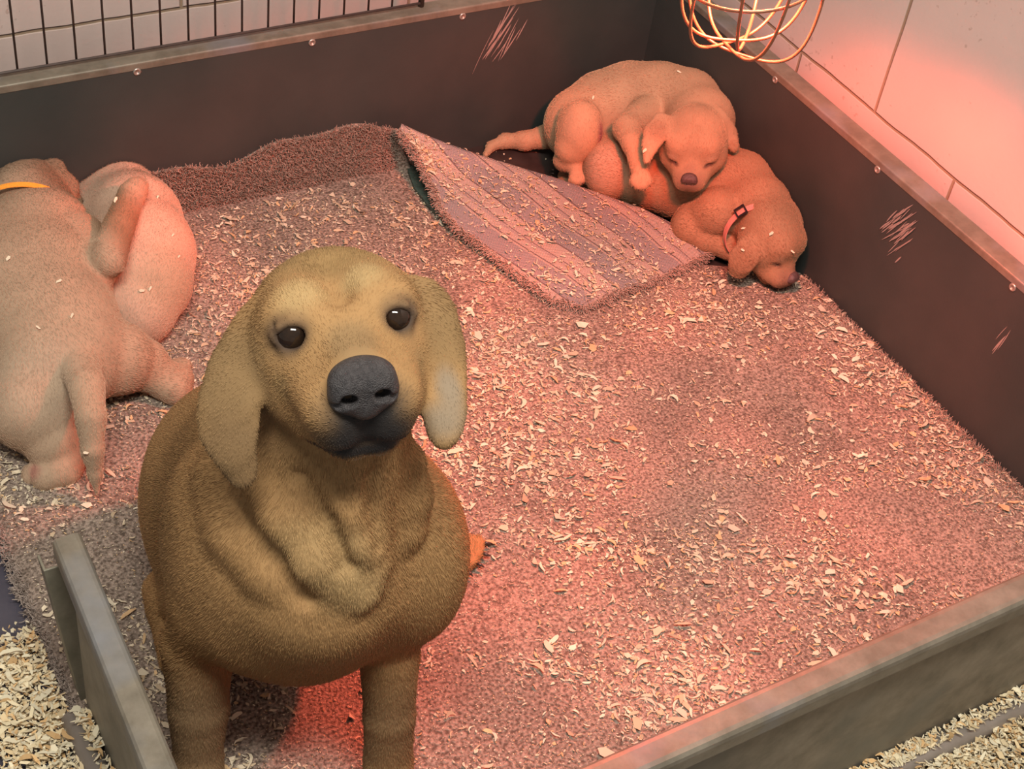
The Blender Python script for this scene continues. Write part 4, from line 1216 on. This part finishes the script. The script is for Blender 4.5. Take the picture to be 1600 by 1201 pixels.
fl += [(ha(0, 0, 0.08), -ha.R[:, 2], 0.02), (ha(0, 0.03, 0.0), ha.R[:, 1] - ha.R[:, 2], 0.03), (ha(0, -0.03, 0.0), -ha.R[:, 1], 0.03), ((-0.208, -0.273, 0.150), (-0.2, -0.4, -1), 0.03), ((-0.250, -0.166, 0.090), (-0.1, -0.2, -1), 0.04)]
pup_fur(V, F, C, 60000, fl, pA, 51, ha, [(ha(0, -0.014, 0.104), 0.017)])

# --- puppy with the pink collar
pB = empty('puppy', (-0.026, -0.312, 0.000))
tag(pB, 'yellow puppy asleep on its side wearing a pink collar, nose against the right board', 'puppy', 'puppies asleep in the whelping box')
HB = vec((-0.068, -0.498, 0.088))
hb = Frame(HB, vec((-0.055, -0.563, 0.048)) - HB + vec((0.0, -0.006, 0)), vec(UPV) + vec((0.75, 0.25, 0)), 0.68)
g = Field((-0.46, -0.72, 0.0), (-0.002, -0.14, 0.24), 0.0028)
sp = [((-0.183, -0.208, 0.060), .048), ((-0.147, -0.249, 0.062), .054), ((-0.103, -0.291, 0.066), .060), ((-0.058, -0.320, 0.075), .064), ((-0.035, -0.361, 0.080), .064), ((-0.044, -0.417, 0.085), .054), ((-0.054, -0.459, 0.085), .044)]
g.chain(sp, 0.03)
g.cap((-0.049, -0.433, 0.085), HB, .048, .042, 0.03)
# folded hind leg: rounded knee nearest the camera, foot behind
g.ell((-0.212, -0.220, 0.075), (0.038, 0.044, 0.048), 0.010)
g.chain([((-0.197, -0.189, 0.080), .036), ((-0.208, -0.227, 0.055), .034), ((-0.190, -0.223, 0.032), .022), ((-0.211, -0.186, 0.020), .015), ((-0.242, -0.152, 0.018), .014)], 0.012)
tC = toes(g, (-0.242, -0.142, 0.017), vec((-0.250, -0.116, 0.015)) - vec((-0.241, -0.151, 0.017)), UPV, 0.85)
# foreleg folded under the chin
g.chain([((-0.112, -0.401, 0.085), .040), ((-0.134, -0.378, 0.055), .032), ((-0.144, -0.381, 0.050), .030), ((-0.126, -0.410, 0.040), .025), ((-0.104, -0.437, 0.036), .020), ((-0.088, -0.462, 0.030), .016)], 0.010)
g.cap((-0.167, -0.443, 0.125), (-0.133, -0.461, 0.092), .004, .005, 0.008, op='sub')
g.cap((-0.189, -0.442, 0.098), (-0.131, -0.461, 0.070), .0035, .004, 0.006, op='sub')
pup_head(g, hb)
e1 = [vec((-0.123, -0.508, 0.090)), vec((-0.138, -0.513, 0.075)), vec((-0.140, -0.515, 0.055))]
flap(g, [(e1[0], .022, .022, e1[1] - e1[0], UPV), (e1[1], .024, .022, e1[2] - e1[0], UPV), (e1[2], .017, .015, e1[2] - e1[1], UPV)], 0.0055, 0.008)
e2 = [vec((-0.006, -0.472, 0.105)), vec((0.001, -0.485, 0.095)), vec((0.003, -0.496, 0.080))]
flap(g, [(e2[0], .014, .018, e2[1] - e2[0], vec(UPV) + vec((0.5, 0, 0))), (e2[1], .012, .018, e2[2] - e2[0], vec(UPV) + vec((0.5, 0, 0))), (e2[2], .008, .014, e2[2] - e2[1], UPV)], 0.0055, 0.008)
st = pup_marks(hb) + [(e1[1], 0.04, (0.26, 0.135, 0.075), 0.8), (hb(0, 0, 0.0), 0.075, (0.30, 0.165, 0.092), 0.8), (hb(0, -0.03, 0.09), (0.035, 0.035, 0.035), (0.13, 0.065, 0.045), 0.7, hb.R),
                      ((-0.226, -0.237, 0.090), 0.055, (0.48, 0.34, 0.24), 0.6)]
o, V, F, C = sdf_object('body', g, M_COAT, pB, (0.37, 0.215, 0.125), st)
VB = V
nose_object(hb, (0, -0.012, 0.104), 0.56, M_PUPNOSE, pB)
claws(tC, pB, 0.8)
fl = [(p, vec(a) - vec(b), 0.04) for (p, _), (a, _), (b, _) in zip(sp[:-1], sp[:-1], sp[1:])]
fl += [(hb(0, 0, 0.08), -hb.R[:, 2], 0.02), (hb(0, 0.03, 0.0), -hb.R[:, 2], 0.03), ((-0.129, -0.401, 0.050), (0.5, -0.5, 0), 0.03)]
pup_fur(V, F, C, 60000, fl, pB, 61, hb, [(hb(0, -0.014, 0.104), 0.016)])
def ring_band(name, c, axis, ru, rv, width, mat_, parent, th=0.0012, u0=None):
    ax = vec(axis); ax /= np.linalg.norm(ax); u = vec(u0 if u0 is not None else UPV); u -= ax * (u @ ax); u /= np.linalg.norm(u); w = np.cross(ax, u)
    vs = []; fs = []; n = 64
    for i in range(n):
        a = 2 * PI * i / n
        for r_, h_ in ((0, -1), (0, 1), (th, 1), (th, -1)):
            vs.append(vec(c) + u * math.cos(a) * (ru + r_) + w * math.sin(a) * (rv + r_) + ax * h_ * width / 2)
    for i in range(n):
        j = (i + 1) % n
        for q in range(4): fs.append((4 * i + q, 4 * i + (q + 1) % 4, 4 * j + (q + 1) % 4, 4 * j + q))
    return link_mesh(name, vs, fs, mat_, parent, smooth=False)
# collar: pink webbing round the neck with a black slider buckle
CN = vec((-0.078, -0.465, 0.080)); CA = HB - vec((-0.042, -0.412, 0.085))
collar = ring_band('collar', CN, CA, 0.0520, 0.0520, 0.012, M_COLLAR, pB)
def buckle(c, ax, n_, parent):
    ax = vec(ax); ax /= np.linalg.norm(ax); n_ = vec(n_); n_ -= ax * (n_ @ ax); n_ /= np.linalg.norm(n_); w = np.cross(ax, n_)
    mb = MB()
    P = lambda a, b, h_: vec(c) + ax * a + w * b + n_ * h_
    for a0, a1, b0, b1 in ((-.0105, .0105, -.0095, -.0070), (-.0105, .0105, .0070, .0095), (-.0105, -.0080, -.0070, .0070), (.0080, .0105, -.0070, .0070)):
        vs = [P(a, b, h_) for h_ in (0, .003) for a, b in ((a0, b0), (a1, b0), (a1, b1), (a0, b1))]
        mb.add(vs, [(0, 3, 2, 1), (4, 5, 6, 7), (0, 1, 5, 4), (1, 2, 6, 5), (2, 3, 7, 6), (3, 0, 4, 7)])
    mb.build('collar_buckle', M_BUCKLE, parent)
BD = vec(UPV) + vec((-0.35, -0.15, 0)); 
ax_ = CA / np.linalg.norm(CA); bd = BD - ax_ * (BD @ ax_); bd /= np.linalg.norm(bd)
buckle(CN + bd * 0.0535, CA, bd, collar)

# --- big puppy at the left, seen from behind
pC = empty('puppy', (-1.159, -0.145, 0.000))
tag(pC, 'large yellow puppy sprawled at the left edge, orange collar, tail towards the camera', 'puppy', 'puppies asleep in the whelping box')
HC = vec((-1.104, 0.043, 0.105))
hc_ = Frame(HC, vec((-1.176, 0.041, 0.050)) - HC, UPV, 0.62)
g = Field((-1.55, -0.78, 0.0), (-0.90, 0.0, 0.26), 0.0030)
sp = [((-1.134, -0.046, 0.100), .066), ((-1.144, -0.132, 0.100), .082), ((-1.166, -0.230, 0.105), .088), ((-1.178, -0.313, 0.105), .084), ((-1.180, -0.370, 0.095), .074)]
g.chain(sp, 0.03)
g.ell((-1.218, -0.221, 0.090), (0.09, 0.14, 0.085), 0.04)
g.cap((-1.133, -0.046, 0.100), HC, .058, .050, 0.03)
g.ell(HC, (0.055, 0.052, 0.050), 0.02)
pup_head(g, hc_)
e1 = [vec((-1.088, -0.022, 0.142)), vec((-1.081, -0.047, 0.134)), vec((-1.073, -0.061, 0.114))]
flap(g, [(e1[0], .024, .024, e1[1] - e1[0], UPV), (e1[1], .024, .026, e1[2] - e1[0], vec(UPV) + vec((0.4, 0, 0))), (e1[2], .016, .018, e1[2] - e1[1], vec(UPV) + vec((0.4, 0, 0)))], 0.0065, 0.003)
# right foreleg stretched up across the littermate
g.chain([((-1.103, -0.180, 0.130), .045), ((-1.101, -0.262, 0.150), .032), ((-1.088, -0.275, 0.168), .025), ((-1.054, -0.223, 0.176), .0215), ((-1.012, -0.155, 0.174), .0190), ((-1.002, -0.144, 0.174), .018)], 0.008)
tD = toes(g, (-1.005, -0.147, 0.175), vec((-0.985, -0.120, 0.174)) - vec((-1.012, -0.156, 0.175)), UPV, 1.05)
# right hind leg out to the side
g.chain([((-1.162, -0.356, 0.100), .068), ((-1.112, -0.374, 0.075), .050), ((-1.080, -0.377, 0.055), .036), ((-1.057, -0.396, 0.036), .027), ((-1.048, -0.412, 0.030), .023), ((-1.036, -0.395, 0.028), .022)], 0.012)
tE = toes(g, (-1.032, -0.388, 0.028), vec((-1.020, -0.359, 0.026)) - vec((-1.036, -0.395, 0.028)), UPV, 1.15)
# left thigh, hock and foot
g.chain([((-1.213, -0.378, 0.090), .068), ((-1.246, -0.427, 0.075), .056), ((-1.234, -0.464, 0.045), .034), ((-1.207, -0.475, 0.030), .021), ((-1.230, -0.498, 0.022), .020), ((-1.254, -0.499, 0.020), .019)], 0.02)
tF = toes(g, (-1.258, -0.496, 0.019), vec((-1.271, -0.481, 0.018)) - vec((-1.254, -0.498, 0.019)), UPV, 1.0)
# tail hanging down to the rug
g.chain([((-1.176, -0.401, 0.120), .030), ((-1.184, -0.472, 0.138), .0225), ((-1.195, -0.522, 0.130), .0190), ((-1.202, -0.543, 0.095), .0145), ((-1.204, -0.552, 0.060), .0095), ((-1.207, -0.562, 0.035), .0035)], 0.006)
st = [(HC, 0.12, (0.32, 0.195, 0.125), 0.7), (e1[1], 0.075, (0.24, 0.14, 0.085), 0.95), ((-1.048, -0.217, 0.176), (0.05, 0.12, 0.07), (0.26, 0.145, 0.082), 0.95), ((-1.184, -0.470, 0.090), 0.06, (0.46, 0.345, 0.245), 0.6),
      ((-1.234, -0.431, 0.120), 0.09, (0.44, 0.33, 0.235), 0.5), ((-1.260, -0.494, 0.030), (0.022, 0.018, 0.012), (0.40, 0.17, 0.13), 0.8)]
o, V, F, C = sdf_object('body', g, M_COAT, pC, (0.40, 0.27, 0.18), st)
VC = V
ring_band('collar', (-1.150, -0.085, 0.102), HC - vec((-1.135, -0.054, 0.100)), 0.0800, 0.0800, 0.010, M_COLLAR2, pC)['label'] = 'thin orange collar'
claws(tE, pC, 0.9)
fl = [(p, vec(b) - vec(a), 0.05) for (p, _), (a, _), (b, _) in zip(sp[:-1], sp[:-1], sp[1:])]
fl += [((-1.183, -0.472, 0.080), (0, -0.6, -0.5), 0.03), ((-1.099, -0.375, 0.060), (0.8, -0.3, -0.2), 0.05), ((-1.043, -0.203, 0.165), (0.4, 0.8, 0), 0.04), (HC, -hc_.R[:, 2], 0.05), ((-1.237, -0.433, 0.100), (-0.1, -0.8, -0.5), 0.05)]
pup_fur(V, F, C, 100000, fl, pC, 71, None, L=0.0052)

# --- puppy curled behind it
pD = empty('puppy', (-0.976, -0.085, 0.000))
tag(pD, 'plump yellow puppy curled up against the back board, with a littermate leg across it', 'puppy', 'puppies asleep in the whelping box')
g = Field((-1.30, -0.42, 0.0), (-0.80, -0.002, 0.24), 0.0030)
sp = [((-0.984, -0.015, 0.070), .056), ((-0.990, -0.090, 0.076), .068), ((-1.006, -0.170, 0.078), .074), ((-1.028, -0.228, 0.074), .069), ((-1.050, -0.266, 0.062), .056)]
g.chain(sp, 0.04)
g.ell((-1.032, -0.037, 0.055), (0.06, 0.06, 0.05), 0.03)
g.chain([((-1.048, -0.267, 0.050), .042), ((-1.075, -0.274, 0.040), .032), ((-1.109, -0.263, 0.030), .022)], 0.02)
hd = Frame((-1.055, -0.045, 0.055), (-0.8, -0.5, -0.05), (0, 0, 1), 0.58)
pup_head(g, hd)
for q in (((-1.084, -0.120, 0.090)),):
    flap(g, [(vec(q), .018, .022, (0.3, 0.6, -0.5), UPV)], 0.006, 0.008)
o, V, F, C = sdf_object('body', g, M_COAT, pD, (0.52, 0.35, 0.25), [((-1.013, -0.268, 0.100), 0.07, (0.37, 0.26, 0.15), 0.4)])
VD = V
fl = [(p, vec(b) - vec(a), 0.05) for (p, _), (a, _), (b, _) in zip(sp[:-1], sp[:-1], sp[1:])]
pup_fur(V, F, C, 60000, fl, pD, 81, None, L=0.0045)

# ------------------------------------------------------------------ single shavings caught on the coats
def coat_flakes(V, pts, label, group, seed):
    r = random.Random(seed)
    for p in pts:
        d = vec(UPV); q = V - vec(p); t = q @ d; w_ = np.linalg.norm(q - t[:, None] * d, axis=1)
        near = np.where(w_ < 0.006)[0]
        c = V[near[np.argmax(t[near])]] if len(near) else vec(p)
        c = c + d * 0.004
        a = r.uniform(0, PI); L = r.uniform(0.0028, 0.0048); W = L * r.uniform(0.3, 0.6)
        x_ = np.array((math.cos(a), math.sin(a), 0.1)); x_ -= d * (x_ @ d); x_ /= np.linalg.norm(x_); y_ = np.cross(d, x_)
        out = [(-L, -W * .5), (L * .4, -W), (L, -W * .2), (L * .7, W), (-L * .6, W * .8)]
        vs = [c + x_ * u + y_ * v for u, v in out] + [c + x_ * u + y_ * v + d * 0.0007 for u, v in out]
        fs = [tuple(range(5))[::-1], tuple(range(5, 10))] + [(i, (i + 1) % 5, 5 + (i + 1) % 5, 5 + i) for i in range(5)]
        o = link_mesh('wood_shaving', vs, fs, M_FLAKE)
        tag(o, label, 'wood shaving', group)
M_FLAKE = mat('single_pale_shaving', (0.72, 0.60, 0.42), (0.8, 0.68, 0.5), 90, rough=0.8)
coat_flakes(VA, [(-0.211, -0.293, 0.150), (-0.187, -0.119, 0.150), (-0.054, -0.162, 0.200)], 'pale wood shaving speck caught on the coat of the topmost puppy', 'shavings on the topmost puppy', 1)
coat_flakes(VB, [(-0.092, -0.432, 0.060), (-0.094, -0.504, 0.110), (-0.145, -0.507, 0.090), (-0.061, -0.540, 0.080)], 'pale wood shaving speck caught on the coat of the pink-collared puppy', 'shavings on the pink-collared puppy', 2)
coat_flakes(VC, [(-1.161, -0.370, 0.170), (-1.222, -0.391, 0.190), (-1.155, -0.310, 0.180), (-1.033, -0.164, 0.180), (-1.211, -0.549, 0.090), (-1.205, -0.239, 0.180)], 'pale wood shaving speck caught on the coat of the orange-collared puppy', 'shavings on the orange-collared puppy', 3)
coat_flakes(VD, [(-0.944, -0.108, 0.120), (-0.956, -0.201, 0.120), (-1.065, -0.320, 0.150), (-1.052, -0.326, 0.150), (-0.956, -0.230, 0.100)], 'pale wood shaving speck caught on the flank of the puppy curled against the back board', 'shavings on the curled puppy', 4)
